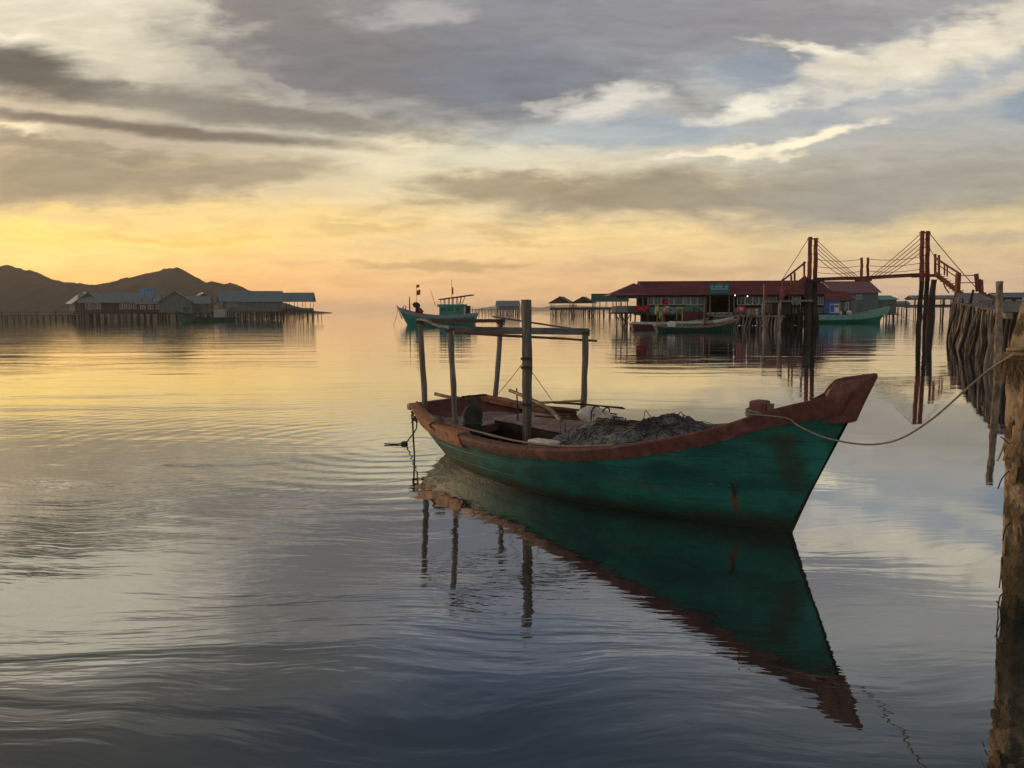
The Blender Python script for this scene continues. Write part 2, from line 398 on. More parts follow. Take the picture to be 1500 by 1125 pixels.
tag(hill('hills', [(690, 455), (712, 450), (735, 447.5), (758, 448.5), (775, 449), (790, 450.5), (800, 449), (815, 447), (835, 446.5), (855, 448), (900, 450), (940, 455)], 6800, 600, hillm, 1.2, 2.5), kind='structure')
# ------------------------------------------------------------------ the moored boat in front
S0 = Vector((-.56, 12.3, 0)); B0 = Vector((2.73, 7.6, 0))
BA = (B0 - S0).normalized(); BN = Vector((BA.y, -BA.x, 0)); HEEL = R(2.5)
BNh = BN * math.cos(HEEL) - Z * math.sin(HEEL)          # athwartships, towards the near side
BK = BN * math.sin(HEEL) + Z * math.cos(HEEL)            # up the heeled mast
def bp(s, b, z): return S0 + BA * s + BNh * b + BK * z
def bx_s(px, py, s):
    d = ray(px, py); t = (s - (CAM - S0).dot(BA)) / d.dot(BA); return CAM + d * t
def bx_b(px, py, b):
    d = ray(px, py); t = (b - (CAM - S0).dot(BNh)) / d.dot(BNh); return CAM + d * t
def bx_z(px, py, z):
    d = ray(px, py); t = (z - (CAM - S0).dot(BK)) / d.dot(BK); return CAM + d * t
SHEER = [(-.82, .69, .72), (-.3, .87, .655), (.3, 1.01, .615), (1.0, 1.10, .59), (1.8, 1.15, .578), (2.6, 1.13, .59), (3.4, 1.08, .655), (4.2, .98, .78), (4.9, .80, .945), (5.4, .60, 1.10), (5.8, .40, 1.265), (6.1, .235, 1.36), (6.5, .03, 1.46)]
WLINE = [(0, .55), (.45, .72), (.92, .86), (1.58, .985), (2.57, 1.01), (3.56, .86), (4.4, .59), (5.09, .30), (5.5, .12), (5.74, .015)]
# stations: sheer s -> waterline s
def sta(k):
    ss = -.82 + k * (6.5 + .82); ws = 5.745 * k
    return ss, interp(SHEER, ss, 1), interp(SHEER, ss, 2), ws, interp(WLINE, ws, 1)
def hull_pt(k, t, side, off=0.0):
    """t: 0 keel .. .3 waterline .. 1 sheer"""
    ss, b, z, ws, w = sta(k)
    w = min(w, b)
    kd = -.30 * (1 - .5 * abs(2 * k - 1) ** 3)
    if t < .3:
        u = t / .3; zz = kd * (1 - u) ** .9; bb = w * (u ** .55); s_ = ws - (ss - ws) * .25 * (1 - u)
    else:
        u = (t - .3) / .7; zz = z * u; s_ = ws + (ss - ws) * u
        bb = w + (b - w) * (u + .22 * math.sin(PI * u) * (1 - .6 * k))
    return bp(s_, side * (bb + off), zz)
paint = bpy.data.materials.new('green_boat_paint'); paint.use_nodes = True; nt = NT(paint.node_tree)
pb = paint.node_tree.nodes['Principled BSDF']
uvn = nt.n.new('ShaderNodeUVMap'); uvn.uv_map = 'uv'; uv = uvn.outputs[0]
uu, vv, _ = nt.sep(uv)       # uu metres along the hull from the stern, vv metres of girth above the waterline
ob = nt.n.new('ShaderNodeTexCoord').outputs['Object']
n_big = nt.noise(nt.mapping(uv, scale=(.9, 2.2, 1)), 2.2, 6, .62)[0]
n_str = nt.noise(nt.mapping(uv, loc=(3, 1, 0), scale=(1.2, 16, 1)), 1.6, 6, .65)[0]
n_fin = nt.noise(nt.mapping(uv, loc=(8, 4, 0), scale=(1, 1, 1)), 26, 5, .7)[0]
n_ver = nt.noise(nt.mapping(uv, loc=(1, 9, 0), scale=(7, .8, 1)), 1.6, 5, .65)[0]
pc = nt.mix(nt.rng(n_big, .34, .66), C(.005, .078, .056), C(.012, .150, .108))
pc = nt.mix(nt.mul(nt.rng(n_str, .5, .74), .5), pc, C(.008, .052, .062))
pc = nt.mix(nt.mul(nt.rng(n_ver, .53, .72), .6), pc, C(.016, .050, .034))
pc = nt.mix(nt.mul(nt.rng(nt.noise(nt.mapping(uv, loc=(5, 2, 0), scale=(.8, 9, 1)), 2.4, 7, .7)[0], .57, .70), .5), pc, C(.055, .19, .15))
pc = nt.mix(nt.mul(nt.rng(n_fin, .62, .70), .6), pc, C(.09, .17, .14))           # chips down to the grey primer
pc = nt.mix(nt.mul(nt.rng(nt.noise(uv, 9, 6, .7)[0], .66, .72), .8), pc, C(.035, .03, .02))
pc = nt.mix(nt.mul(nt.rng(nt.noise(nt.mapping(uv, loc=(2, 6, 0), scale=(1, 2.2, 1)), 15, 6, .7)[0], .605, .625), nt.rng(n_ver, .42, .56)), pc, C(.13, .115, .085))
# bare patch near the bow and a rust run, worn where the anchor rubs
def patch_at(u0, v0, ru, rv, c, k):
    global pc
    m = nt.mapping(nt.vmath('ADD', uv, nt.vmath('SCALE', nt.vmath('SUBTRACT', nt.noise(uv, 3.5, 5, .65)[1], (.5, .5, .5)), scale=.24)), loc=(u0, v0, 0), scale=(ru, rv, 1), typ='TEXTURE')
    pc = nt.mix(nt.rng(nt.vmath('LENGTH', m), 1.25, .45, 0, k), pc, c)
patch_at(5.86, .74, .14, .32, C(.030, .030, .014), .62); patch_at(5.84, .98, .22, .08, C(.032, .028, .014), .6); patch_at(3.0, .30, .25, .16, C(.012, .05, .045), .6); patch_at(2.2, .36, .30, .10, C(.030, .17, .13), .5); patch_at(4.9, .62, .5, .09, C(.006, .055, .06), .6); patch_at(1.55, .28, .10, .20, C(.030, .06, .03), .55); patch_at(5.33, .25, .040, .20, C(.13, .055, .012), .85); patch_at(5.33, .40, .028, .12, C(.02, .015, .01), .85)
patch_at(6.12, .62, .11, .45, C(.020, .19, .145), .75); patch_at(3.7, .45, .5, .12, C(.006, .060, .060), .6); patch_at(4.4, .38, .45, .06, C(.05, .09, .07), .5)
patch_at(1.0, .30, .18, .22, C(.045, .07, .03), .6); patch_at(.55, .25, .12, .2, C(.06, .07, .028), .6)
seam = nt.rng(nt.math('PINGPONG', nt.add(nt.add(vv, nt.mul(uu, -.02)), nt.mul(nt.math('SUBTRACT', n_big, .5), .012)), .085), .0, .007, .85, 0)
pc = nt.mix(nt.mul(seam, nt.rng(n_str, .35, .6)), pc, C(.010, .030, .024))
# weed and scum line above the water
sc = nt.add(vv, nt.mul(nt.math('SUBTRACT', nt.noise(nt.mapping(uv, scale=(1.1, 2, 1)), 1.6, 6, .65)[0], .5), .34))
pc = nt.mix(nt.rng(sc, .25, .06, 0, .92), pc, C(.018, .020, .010))
pc = nt.mix(nt.mul(nt.rng(sc, .05, .0), nt.rng(uu, 3.0, 1.2)), pc, C(.16, .11, .025))
nt.put(pb.inputs['Base Color'], pc)
nt.put(pb.inputs['Roughness'], nt.rng(n_fin, .3, .7, .42, .7)); pb.inputs['Specular IOR Level'].default_value = .38
plank = nt.math('PINGPONG', nt.add(vv, nt.mul(uu, -.02)), .085)
hgt = nt.add(nt.rng(plank, 0, .006, 0, .0035), nt.mul(nt.noise(nt.mapping(uv, scale=(1, 8, 1)), 9, 5, .6)[0], .004))
bm_ = nt.n.new('ShaderNodeBump'); bm_.inputs['Distance'].default_value = 1; bm_.inputs['Strength'].default_value = .9
nt.put(bm_.inputs['Height'], hgt); nt.l.new(bm_.outputs[0], pb.inputs['Normal'])

redp = mat('red_brown_paint', C(.165, .056, .040), C(.095, .035, .026), 11, (1, 1, 1), .5, .010, 24, C(.215, .088, .064), lo=.32, hi=.68)
rail_bare = mat('orange_bare_wood', C(.46, .18, .080), C(.24, .095, .047), 8, (1, 1, 1), .7, .012, 20, C(.32, .155, .09))
greyw = mat('grey_weathered_wood', C(.175, .145, .120), C(.095, .078, .066), 7, (3, 3, .35), .85, .006, 18, C(.23, .195, .165))
greyh = mat('grey_weathered_board', C(.165, .145, .132), C(.090, .078, .072), 7, (.6, .6, 3), .85, .005, 18, C(.22, .195, .175))
mauve = mat('mauve_deck_boards', C(.42, .29, .255), C(.26, .175, .155), 5, (1, 1, 1), .75, .004, 16, C(.50, .39, .34))
inred = mat('red_inner_planking', C(.13, .042, .034), C(.075, .026, .022), 5, (1, 1, 2), .75, .005, 14, C(.17, .07, .055))
darkw = mat('dark_wood', C(.035, .024, .018), C(.018, .013, .011), 6, (1, 1, 1), .7, .006)
bamboo = mat('bamboo', C(.34, .235, .115), C(.22, .14, .07), 9, (1, 1, 1), .55, .002, 20, C(.14, .09, .05))
ropem = mat('pale_rope', C(.33, .27, .205), C(.20, .16, .12), 60, (1, 1, 1), .9, .002)
dropem = mat('dark_rope', C(.045, .036, .028), C(.09, .07, .055), 60, (1, 1, 1), .9, .002)
whitef = mat('white_foam', C(.70, .67, .60), C(.52, .47, .40), 12, (1, 1, 1), .7, .004, 30, C(.40, .34, .27))
creamf = mat('cream_sacking', C(.62, .52, .38), C(.44, .36, .26), 14, (1, 1, 1), .85, .006, 30)
canvas = mat('olive_canvas', C(.040, .042, .030), C(.022, .023, .018), 9, (1, 1, 1), .9, .008, 22, C(.06, .056, .04))
canvas2 = mat('brown_canvas', C(.10, .07, .045), C(.055, .04, .028), 9, (1, 1, 1), .9, .008, 22)

boat = thing('fishing_boat', 'open wooden fishing boat with worn green hull, red brown gunwale and a bare post frame', 'boat', S0)
NK = 84; TT = [0, .1, .2, .27, .3, .36, .43, .5, .58, .66, .74, .82, .9, .96, 1.0]
hb = MB(); hb.uv = []
for side in (1, -1):
    rows = []
    for i in range(NK + 1):
        k = i / NK; ss, b, z, ws, w = sta(k); row = []
        for t in TT:
            p = hull_pt(k, t, side); row.append(p)
            u = (t - .3) / .7; hb.uv.append((ws + (ss - ws) * max(0, u), u * math.hypot(z, b - w) if t > .3 else u * .3))
        rows.append(row)
    hb.grid(rows)
# transom
tl = [hull_pt(0, t, 1) for t in TT]; tr = [hull_pt(0, t, -1) for t in TT]
hb.grid([tl, tr]); hb.uv += [(.1, (t - .3) * .9) for t in TT] * 2
hull = hb.build('hull', paint, boat, smooth=True, ang=50)
# inside skin
ib = MB()
for side in (1, -1):
    ib.grid([[hull_pt(i / NK * .985 + .004, t, side, -.05) + BK * (-.012 if t == 1 else 0) for t in TT[2:]] for i in range(NK + 1)])
ib.grid([[hull_pt(.012, t, 1, -.05) for t in TT], [hull_pt(.012, t, -1, -.05) for t in TT]])
ib.build('inner_planking', inred, boat, smooth=True, ang=50)
# rubbing rail and cap: profile swept along the sheer
def rail(side, k0, k1, m, name, drop, out, cap, rise, n=70, top=.0):
    rows = []
    for i in range(n + 1):
        k = k0 + (k1 - k0) * i / n
        ss, b, z, ws, w = sta(k)
        jit = .006 * mnoise.noise(Vector((k * 40, side * 3, 0)))
        c = min(cap, max(.015, b * .9))
        d_ = drop(k) if callable(drop) else drop
        fr = 1 - d_ / math.hypot(z, 1e-3)
        lo = hull_pt(k, .3 + .7 * max(.3, fr), side, out + jit)
        lo_in = hull_pt(k, .3 + .7 * max(.3, fr), side, -.01)
        hi = hull_pt(k, 1, side, out + jit) + BK * rise
        mid = lo.lerp(hi, .55) + BNh * side * .012
        hi0 = hi - BK * .018 + BNh * side * .006
        hi_in = hull_pt(k, 1, side, -c) + BK * (rise + .004)
        lo_c = hull_pt(k, 1, side, -c) - BK * .05
        rows.append([lo_in, lo, mid, hi0, hi - BNh * side * .014, hi_in, lo_c])
    b_ = MB(); b_.grid(rows)
    b_.f.append(tuple(range(7))); m0 = (len(rows) - 1) * 7; b_.f.append(tuple(range(m0, m0 + 7)))
    return b_.build(name, m, boat, smooth=True, ang=45)
dropf = lambda k: .118 + .085 * max(0, (k - .55) / .45)
rail(1, .30, .992, redp, 'gunwale', dropf, .028, .10, .012)
rail(-1, .26, .992, redp, 'gunwale', dropf, .028, .10, .012)
tag(rail(1, 0, .3005, rail_bare, 'stern_rail', lambda k: .165, .04, .17, .030), 'bare orange wood stern rail')
rail(-1, 0, .2605, rail_bare, 'stern_rail', lambda k: .165, .04, .15, .030)
tb = MB(); tb.beam(bp(-.84, .74, .70), bp(-.84, -.74, .70), .10, .10, BK); tb.build('transom_cap', redp, boat, bevel=.012)
# stem, stem head
stem = MB()
stl = [(5.70, -.16), (5.77, 0), (5.88, .24), (6.04, .58), (6.26, 1.05), (6.43, 1.36), (6.58, 1.60)]
for i in range(len(stl) - 1):
    a, b = stl[i], stl[i + 1]
    stem.slab([bp(a[0] - .06, -.028, a[1]), bp(a[0], -.018, a[1]), bp(b[0], -.018, b[1]), bp(b[0] - .06, -.028, b[1])], BNh * .046)
stem.build('stem', darkw, boat)  # dark colour carries the shadow on the far side of the stem
hd = MB()
prof = [(6.02, 1.325), (6.10, 1.385), (6.165, 1.44), (6.205, 1.51), (6.26, 1.565), (6.33, 1.59), (6.63, 1.645), (6.64, 1.61), (6.52, 1.38), (6.425, 1.185), (6.30, 1.16), (6.10, 1.18)]
def headw(s): return max(.030, .030 + .34 * (6.47 - s))
for sd in (1, -1):
    pass
vs = [bp(s, headw(s) * (.62 if z > 1.4 else 1.0), z) for s, z in prof] + [bp(s, -headw(s) * (.62 if z > 1.4 else 1.0), z) for s, z in prof]
n_ = len(prof); hd.add(vs, [tuple(range(n_)), tuple(range(n_, 2 * n_))[::-1]] + [(i, (i + 1) % n_, n_ + (i + 1) % n_, n_ + i) for i in range(n_)])
hd.build('stem_head', redp, boat, bevel=.02)
# deck: fore deck boards, waist floor, engine hatch, stern platform
def deckband(name, s0, s1, z0, z1, m, inset=.07, pw=.17):
    b_ = MB(); s = s0
    while s < s1 - .02:
        e = min(s + pw - .008, s1); zc_ = z0 + (z1 - z0) * (s - s0) / (s1 - s0)
        for (q0, q1) in ((s, e),):
            w0 = max(.03, interp(SHEER, q0, 1) - inset); w1 = max(.03, interp(SHEER, q1, 1) - inset); dz = U(-.004, .004)
            b_.slab([bp(q0, -w0, zc_ + dz), bp(q1, -w1, zc_ + dz), bp(q1, w1, zc_ + dz), bp(q0, w0, zc_ + dz)], BK * -.03)
        s += pw
    return b_.build(name, m, boat)
deckband('fore_deck', 2.62, 5.1, .44, .83, mauve, .16)
deckband('floor_boards', .55, 2.61, .24, .24, inred, .26)
deckband('stern_platform', -.70, .54, .50, .47, mauve, .13, .22)
h = MB(); 
for i in range(6):
    b0 = -.84 + i * .135
    e_ = U(-.03, .03)
    h.slab([bp(.40 + e_, b0, .56), bp(2.50 + e_, b0, .56), bp(2.50 + e_, b0 + .128, .56), bp(.40 + e_, b0 + .128, .56)], BK * -.028)
h.build('hatch_cover', mauve, boat, bevel=.004)
h = MB(); h.slab([bp(.45, -.80, .26), bp(2.45, -.80, .26), bp(2.45, -.06, .26), bp(.45, -.06, .26)], BK * .27); h.build('hatch_coaming', darkw, boat)
h = MB(); h.beam(bp(.56, -.88, .44), bp(.56, .88, .44), .05, .10, BK); h.build('thwart', inred, boat)
h = MB(); h.beam(bp(2.62, -1.0, .47), bp(2.62, 1.0, .47), .06, .12, BK); h.build('thwart', inred, boat)
# frame ribs seen on the inner side
for i in range(9):
    k = .10 + i * .085
    r_ = MB(); r_.tube([hull_pt(k, t, -1, -.075) for t in (.45, .6, .75, .9, .985)], .026, 6); r_.build('rib', inred, boat)
# bow bitt
bt = MB(); bc = bx_s(1113, 607, 5.15)
bs = (bc - S0).dot(BA); bb_ = (bc - S0).dot(BNh); bz = (bc - S0).dot(BK)
bt.beam(bp(bs, bb_, .80), bp(bs, bb_, bz + .15), .165, .165, BA); bt.build('bitt', mat('bitt_wood', C(.24, .105, .080), C(.15, .065, .05), 8, (1, 1, 1), .7, .006), boat, bevel=.022)
# canopy posts and beams
def lean_post(name, base, top, w, m, n=6):
    b_ = MB(); base = Vector(base); top = Vector(top); rows = []
    ax = (top - base).normalized(); x = ax.cross(BA).normalized(); y = x.cross(ax)
    for i in range(n + 1):
        c = base.lerp(top, i / n) + x * (U(-.005, .005) + .012 * math.sin(i / n * PI)) + y * U(-.005, .005); k = U(.90, 1.06)
        rows.append([c + x * (a * w * k / 2) + y * (b * w * k / 2) for a, b in ((-1, -1), (1, -1), (1, 1), (-1, 1))])
    b_.grid(rows, True); b_.f.append((3, 2, 1, 0)); q_ = n * 4; b_.f.append((q_, q_ + 1, q_ + 2, q_ + 3))
    return b_.build(name, m, boat, bevel=.006)
pA0, pA1 = bx_s(622, 600, -.62), bx_s(614.5, 470, -.66)
pC0, pC1 = bx_s(724, 586, -.62), bx_s(733.5, 470, -.66)
pB0, pB1 = bx_b(666.5, 630, .84), bx_b(659, 481, .88)
pD0, pD1 = bx_s(853, 612, 1.25), bx_s(857.5, 484, 1.25)
MB_ = .10
pE0, pE1 = bx_b(771, 646, MB_), bx_b(771, 439, MB_)
for a, b, w in ((pA0 - BK * .1, pA1, .070), (pC0 - BK * .1, pC1, .068), (pB0 - BK * .12, pB1, .064), (pD0 - BK * .1, pD1, .070)): lean_post('canopy_post', a, b, w, greyw)
lean_post('mast', pE0 - BK * .12, pE1, .102, greyw, 9)
h = MB(); h.beam(pB1 + BN * .03 - BK * .02, pD1 - BN * .07 - BK * .02, .035, .10, BK); h.build('canopy_beam', greyh, boat, bevel=.004)
h = MB(); h.beam(pA1 + BN * .05, pC1 - BN * .08, .04, .06, BK); h.build('canopy_beam', mat('reddish_beam', C(.13, .07, .06), C(.08, .045, .04), 7, (1, 1, 1), .8, .004), boat, bevel=.004)
arc = spline([pA1 + BK * .03 + BN * .02, pA1.lerp(pB1, .3) + BK * .035, pA1.lerp(pB1, .62) - BK * .00, pB1 + BK * .02], 5)
h = MB()
for i in range(len(arc) - 1): h.beam(arc[i], arc[i + 1], .05, .032, BK)
h.build('canopy_beam', greyh, boat)
pC2, pD2 = bx_s(723, 464, -.7), bx_s(861, 486, 1.28)
h = MB(); h.beam(pC2, pD2 + BK * .01, .045, .022, BK); h.build('canopy_batten', greyh, boat)
p0, p1 = bx_s(664, 486.5, 1.16), bx_s(874, 499.5, 1.16)
h = MB(); h.tube([p0, p0.lerp(p1, .35) - BK * .004, p0.lerp(p1, .7) + BK * .004, p1], [.022, .021, .019, .017], 8); h.build('canopy_pole', mat('brown_pole', C(.16, .085, .055), C(.10, .055, .035), 8, (1, 1, 1), .7, .003), boat)
for c_, ax_ in ((pB1 - BK * .03, BK), (pD1 - BK * .04, BK), (pC1 - BK * .03, BK), (pA1 - BK * .02, BK)):
    h = MB()
    for j in range(4):
        h.tube([c_ + ax_ * (.014 * (j - 1.5) + .02 * math.sin(a + j)) + (BA * math.cos(a) + BN * math.sin(a)) * (.062 + .006 * abs(math.sin(2 * a))) for a in [2 * PI * i / 14 for i in range(15)]], .006, 5)
    h.build('lashing', dropem if c_ is not pA1 else ropem, boat)
# lashings on the mast
for py_m in (525, 538, 592):
    c = bx_b(771, py_m, MB_); h = MB()
    for j in range(3):
        pts = [c + BK * (.012 * (j - 1) + .006 * math.sin(a * 2)) + (BA * math.cos(a) + BN * math.sin(a)) * (.068 + .008 * abs(math.sin(2 * a))) for a in [2 * PI * i / 16 for i in range(17)]]
        h.tube(pts, .007, 5)
    h.build('lashing', dropem, boat)
h = MB(); t0 = bx_s(639, 618, -.55); h.tube([bp(-.25, .98, .62), bp(-.25, .985, .3), bp(-.25, .98, -.3)], .014, 6); h.build('tiller_rod', darkw, boat)

# ---- what lies in the boat
def rope(name, label, cat, pts, r, m, group=None, n=10, strand=True, seg=8):
    """laid rope: two twisted strands round a line"""
    pts = spline(pts, n); o = thing(name, label, cat, pts[0], group=group)
    b_ = MB()
    b_.tube(pts, r, seg)
    b_.build('strand', m, o, smooth=True); return o
def one(name, label, cat, b_, m, group=None, **k):
    c = sum(b_.v, Vector()) / len(b_.v); zmin = min(v.z for v in b_.v); c = Vector((c.x, c.y, zmin))
    b_.v = [v - c for v in b_.v]; o = b_.build(name, m, **k); o.location = c
    return tag(o, label, cat, group)
def rope1(name, label, cat, pts, r, m, group=None, n=10, seg=8, sag=True):
    b_ = MB(); b_.tube(spline(pts, n), r, seg); return one(name, label, cat, b_, m, group, smooth=True)

# fishing net heap
NETC = (3.95, .18)
def net_h(s, b):
    """height of the heap over the deck"""
    ds = (s - 3.95); db = (b - .16)
    r1 = math.hypot((s - 3.76) / .96, (b - .0) / .90); r2 = math.hypot((s - 3.05) / .62, (b - .30) / .74)
    h1 = .235 * max(0, 1 - r1 ** 2.2) ** .75; h2 = .22 * max(0, 1 - r2 ** 2.2) ** .8
    h_ = max(h1, h2) + .25 * min(h1, h2)
    if h_ <= 0: return 0
    p = Vector((s * 2.2, b * 2.2, 0))
    f = mnoise.fractal(p, 1.0, 2.0, 5) * .10 + abs(mnoise.noise(Vector((s * 3.0 + b * 2.4, b * 3.6 - s * 1.2, 4)))) * -.09 + mnoise.noise(Vector((s * 12, b * 10, 9))) * .007
    return max(0, h_ + f * min(1, h_ * 6) + .02)
def net_p(s, b, up=0.0): return bp(s, b, .44 + .54 * max(0, (s - 2.62)) / 3.13 * .9 + net_h(s, b) + up)
netm = bpy.data.materials.new('fishing_net_mesh'); netm.use_nodes = True; nt = NT(netm.node_tree); pb = netm.node_tree.nodes['Principled BSDF']
ob = nt.n.new('ShaderNodeTexCoord').outputs['Object']
wv = nt.vmath('ADD', ob, nt.vmath('SCALE', nt.vmath('SUBTRACT', nt.noise(ob, 5, 5, .6)[1], (.5, .5, .5)), scale=.35))
def strands(rot, sc):
    w_ = nt.n.new('ShaderNodeTexWave'); w_.inputs['Scale'].default_value = sc; w_.inputs['Distortion'].default_value = 6; w_.inputs['Detail'].default_value = 3; w_.inputs['Detail Scale'].default_value = 2.5
    nt.put(w_.inputs['Vector'], nt.mapping(wv, rot=rot)); return w_.outputs['Fac']
s1 = strands((.3, .2, .4), 22); s2 = strands((1.1, .6, 1.4), 27)
nn_ = nt.noise(ob, 3.2, 5, .6)[0]
c_ = nt.mix(nt.rng(nn_, .36, .62), C(.15, .165, .19), C(.52, .49, .45))
c_ = nt.mix(nt.mul(nt.rng(s1, .60, .85), .75), c_, C(.030, .034, .040)); c_ = nt.mix(nt.mul(nt.rng(s2, .7, .9), .55), c_, C(.46, .45, .43))
nt.put(pb.inputs['Base Color'], c_); pb.inputs['Roughness'].default_value = .8
b_ = nt.n.new('ShaderNodeBump'); b_.inputs['Distance'].default_value = .006; nt.put(b_.inputs['Height'], nt.add(s1, nt.mul(s2, .7))); nt.l.new(b_.outputs[0], pb.inputs['Normal'])
net = thing('fishing_net', 'heap of grey fishing net with loose black cords on the open boat fore deck', 'fishing net', bp(3.9, .15, .5))
hb = MB(); rows = []
for i in range(131):
    s = 2.45 + i / 130 * 2.85; wmax = interp(SHEER, s, 1) - .11
    rows.append([net_p(s, -wmax + j / 90 * 2 * wmax) if net_h(s, -wmax + j / 90 * 2 * wmax) > .001 else bp(s, -wmax + j / 90 * 2 * wmax, .40 + .54 * max(0, s - 2.62) / 3.13 * .9) for j in range(91)])
hb.grid(rows); hb.build('net_heap', netm, net, smooth=True, ang=180)
# folds and cords lying over it
fold_d = mat('net_cord_dark', C(.020, .021, .024), C(.05, .052, .055), 20, rough=.85)
fold_l = mat('net_cord_pale', C(.33, .32, .30), C(.20, .20, .20), 20, rough=.85)
def wander(s, b, n, step, ang, up, lift=0.0):
    pts = []
    for i in range(n):
        w_ = interp(SHEER, min(max(s, 2.5), 5.2), 1) - .14
        if abs(b) > w_: b = math.copysign(w_, b); ang += PI * .6
        pts.append(net_p(s, b, up + lift * math.sin(PI * i / (n - 1)) + U(0, .012)))
        ang += U(-.45, .45); s += math.cos(ang) * step; b += math.sin(ang) * step; s = min(max(s, 2.55), 5.2)
    return pts
for nm, m, cnt, r_, up in (('dark_cords', fold_d, 130, .0034, .005), ('pale_cords', fold_l, 220, .0024, .003)):
    hb = MB()
    for i in range(cnt):
        s = random.gauss(3.75, .5); b = random.gauss(.2, .38)
        hb.tube(spline(wander(s, b, random.randint(7, 14), U(.07, .15), U(0, 2 * PI), up), 4), r_ * U(.7, 1.3), 4, False)
    tag(hb.build(nm, m, net, smooth=True), kind='stuff')
hb = MB()      # black float line coiled on the top, with loops standing up
for i in range(34):
    c0, c1 = 3.75 + U(-.45, .5), .05 + U(-.25, .25); ra, rb = U(.18, .5), U(.08, .2); a0 = U(0, 6)
    pts = [net_p(c0 + ra * math.cos(a0 + t * .6), c1 + rb * math.sin(a0 + t * .6), .012 + U(0, .03)) for t in range(random.randint(5, 11))]
    hb.tube(spline(pts, 4), .0065, 5, False)
for (s, b, hgt, wd) in ((3.8, .0, .10, .12), (4.15, .05, .09, .16), (4.45, .1, .10, .09), (3.4, .1, .07, .12), (4.68, .16, .13, .05), (2.75, .45, .12, .10), (2.9, .5, .10, .09), (4.3, -.05, .12, .1)):
    pts = [net_p(s + wd * math.cos(t) * 1.0, b + .05 * math.sin(t * 1.7), .01) + BK * hgt * max(0, math.sin(t)) * 1.2 for t in [PI * i / 8 for i in range(9)]]
    hb.tube(spline(pts, 4), .0048, 5, False)
tag(hb.build('float_line', dropem, net, smooth=True), kind='stuff')

# white float tied with dark cord
fc = bp(2.50, -.30, .70)
fl = thing('net_float', 'white foam float tied round with dark cord, leaning by the net heap', 'float', fc)
Mx = Matrix.Rotation(R(-20), 3, 'Z') @ Matrix.Rotation(R(12), 3, 'Y')
h = MB(); h.blob(fc + V(.02, 0, .07), .25, .15, .13, 28, 16, .10, 1.7, 3, Mx); h.build('foam_body', whitef, fl, smooth=True)
h = MB(); h.blob(fc + V(.10, -.12, -.04), .15, .13, .20, 24, 14, .16, 1.8, 8, Matrix.Rotation(R(-28), 3, 'Y')); h.build('sacking', creamf, fl, smooth=True)
h = MB()
for (oc, ax) in ((V(.0, 0, .07), .16), (V(.14, -.02, .06), .15)):
    h.tube([fc + oc + Mx @ V(.02 * math.sin(a * 2), ax * math.cos(a), ax * .93 * math.sin(a)) for a in [2 * PI * i / 20 for i in range(21)]], .010, 6)
h.tube(spline([fc + V(-.02, -.15, .13), fc + V(.0, -.19, .03), fc + V(.10, -.26, -.10), fc + V(.16, -.27, -.2)], 5), .010, 6)
h.build('cord', dropem, fl, smooth=True)
# white foam block by the mast
h = MB(); a_, b2 = bp(2.66, .84, .56), bp(3.12, .84, .58); h.beam(a_, b2, .17, .20, BK)
one('foam_block', 'flat white foam block beside the foot of the mast', 'foam block', h, whitef, bevel=.02)
# bundle of thin dark poles behind the mast
for i in range(13):
    y0 = U(-.16, .16); z0 = .585 + .02 + (i % 5) * .045
    a_ = bp(1.25 + U(-.15, .15), -.40 + y0, z0 + .04); b2 = bp(2.75 + U(-.25, .1), -.50 + y0 * 1.2, z0 + .09 + U(-.03, .03))
    h = MB(); h.tube([a_, a_.lerp(b2, .4) + BK * U(-.01, .03), b2], [.014, .013, .011], 6)
    one('net_pole', 'thin dark pole in the bundle lying behind the mast', 'pole', h, inred if i % 3 else darkw, 'thin dark poles bundled behind the mast', smooth=True)
# bamboo spars
def spar(label, pts, rs, m=bamboo, name='bamboo_pole'):
    h = MB(); pts = spline(pts, 6); n = len(pts)
    rr2 = [rs[0] + (rs[1] - rs[0]) * i / (n - 1) + (.004 if i % 4 == 0 else 0) for i in range(n)]
    h.tube(pts, rr2, 9); return one(name, label, 'pole', h, m, smooth=True)
spar('thick bamboo pole along the far stern rail, its cut end over the corner', [bx_b(638, 577, -.62), bx_b(656, 581, -.66), bx_b(690, 585, -.85)], (.032, .026))
spar('long split bamboo pole lying along the far gunwale behind the stern posts', [bx_b(670, 583, -.9) , bx_b(720, 582, -1.0), bx_b(745, 585, -1.05), bx_b(768, 594, -1.1)], (.018, .014))
spar('straight bamboo pole from the mast to the forward canopy post', [bx_b(779, 590, -1.0), bx_b(815, 589, -1.04), bx_b(851, 587, -1.08)], (.020, .017))
spar('forked wooden pole propped against the mast, its end on the white float', [bx_b(747, 572, -.1), bx_b(778, 585, -.05), bx_b(805, 600, .0), bx_b(822, 616, .08)], (.024, .030), bamboo, 'forked_pole')
h = MB(); f0 = bx_b(757, 574, -.1); h.tube([f0 + BK * .05, f0 - BK * .02, f0 - BK * .42], .011, 6); one('peg', 'short iron peg standing upright on the hatch just beside the mast', 'peg', h, darkw)
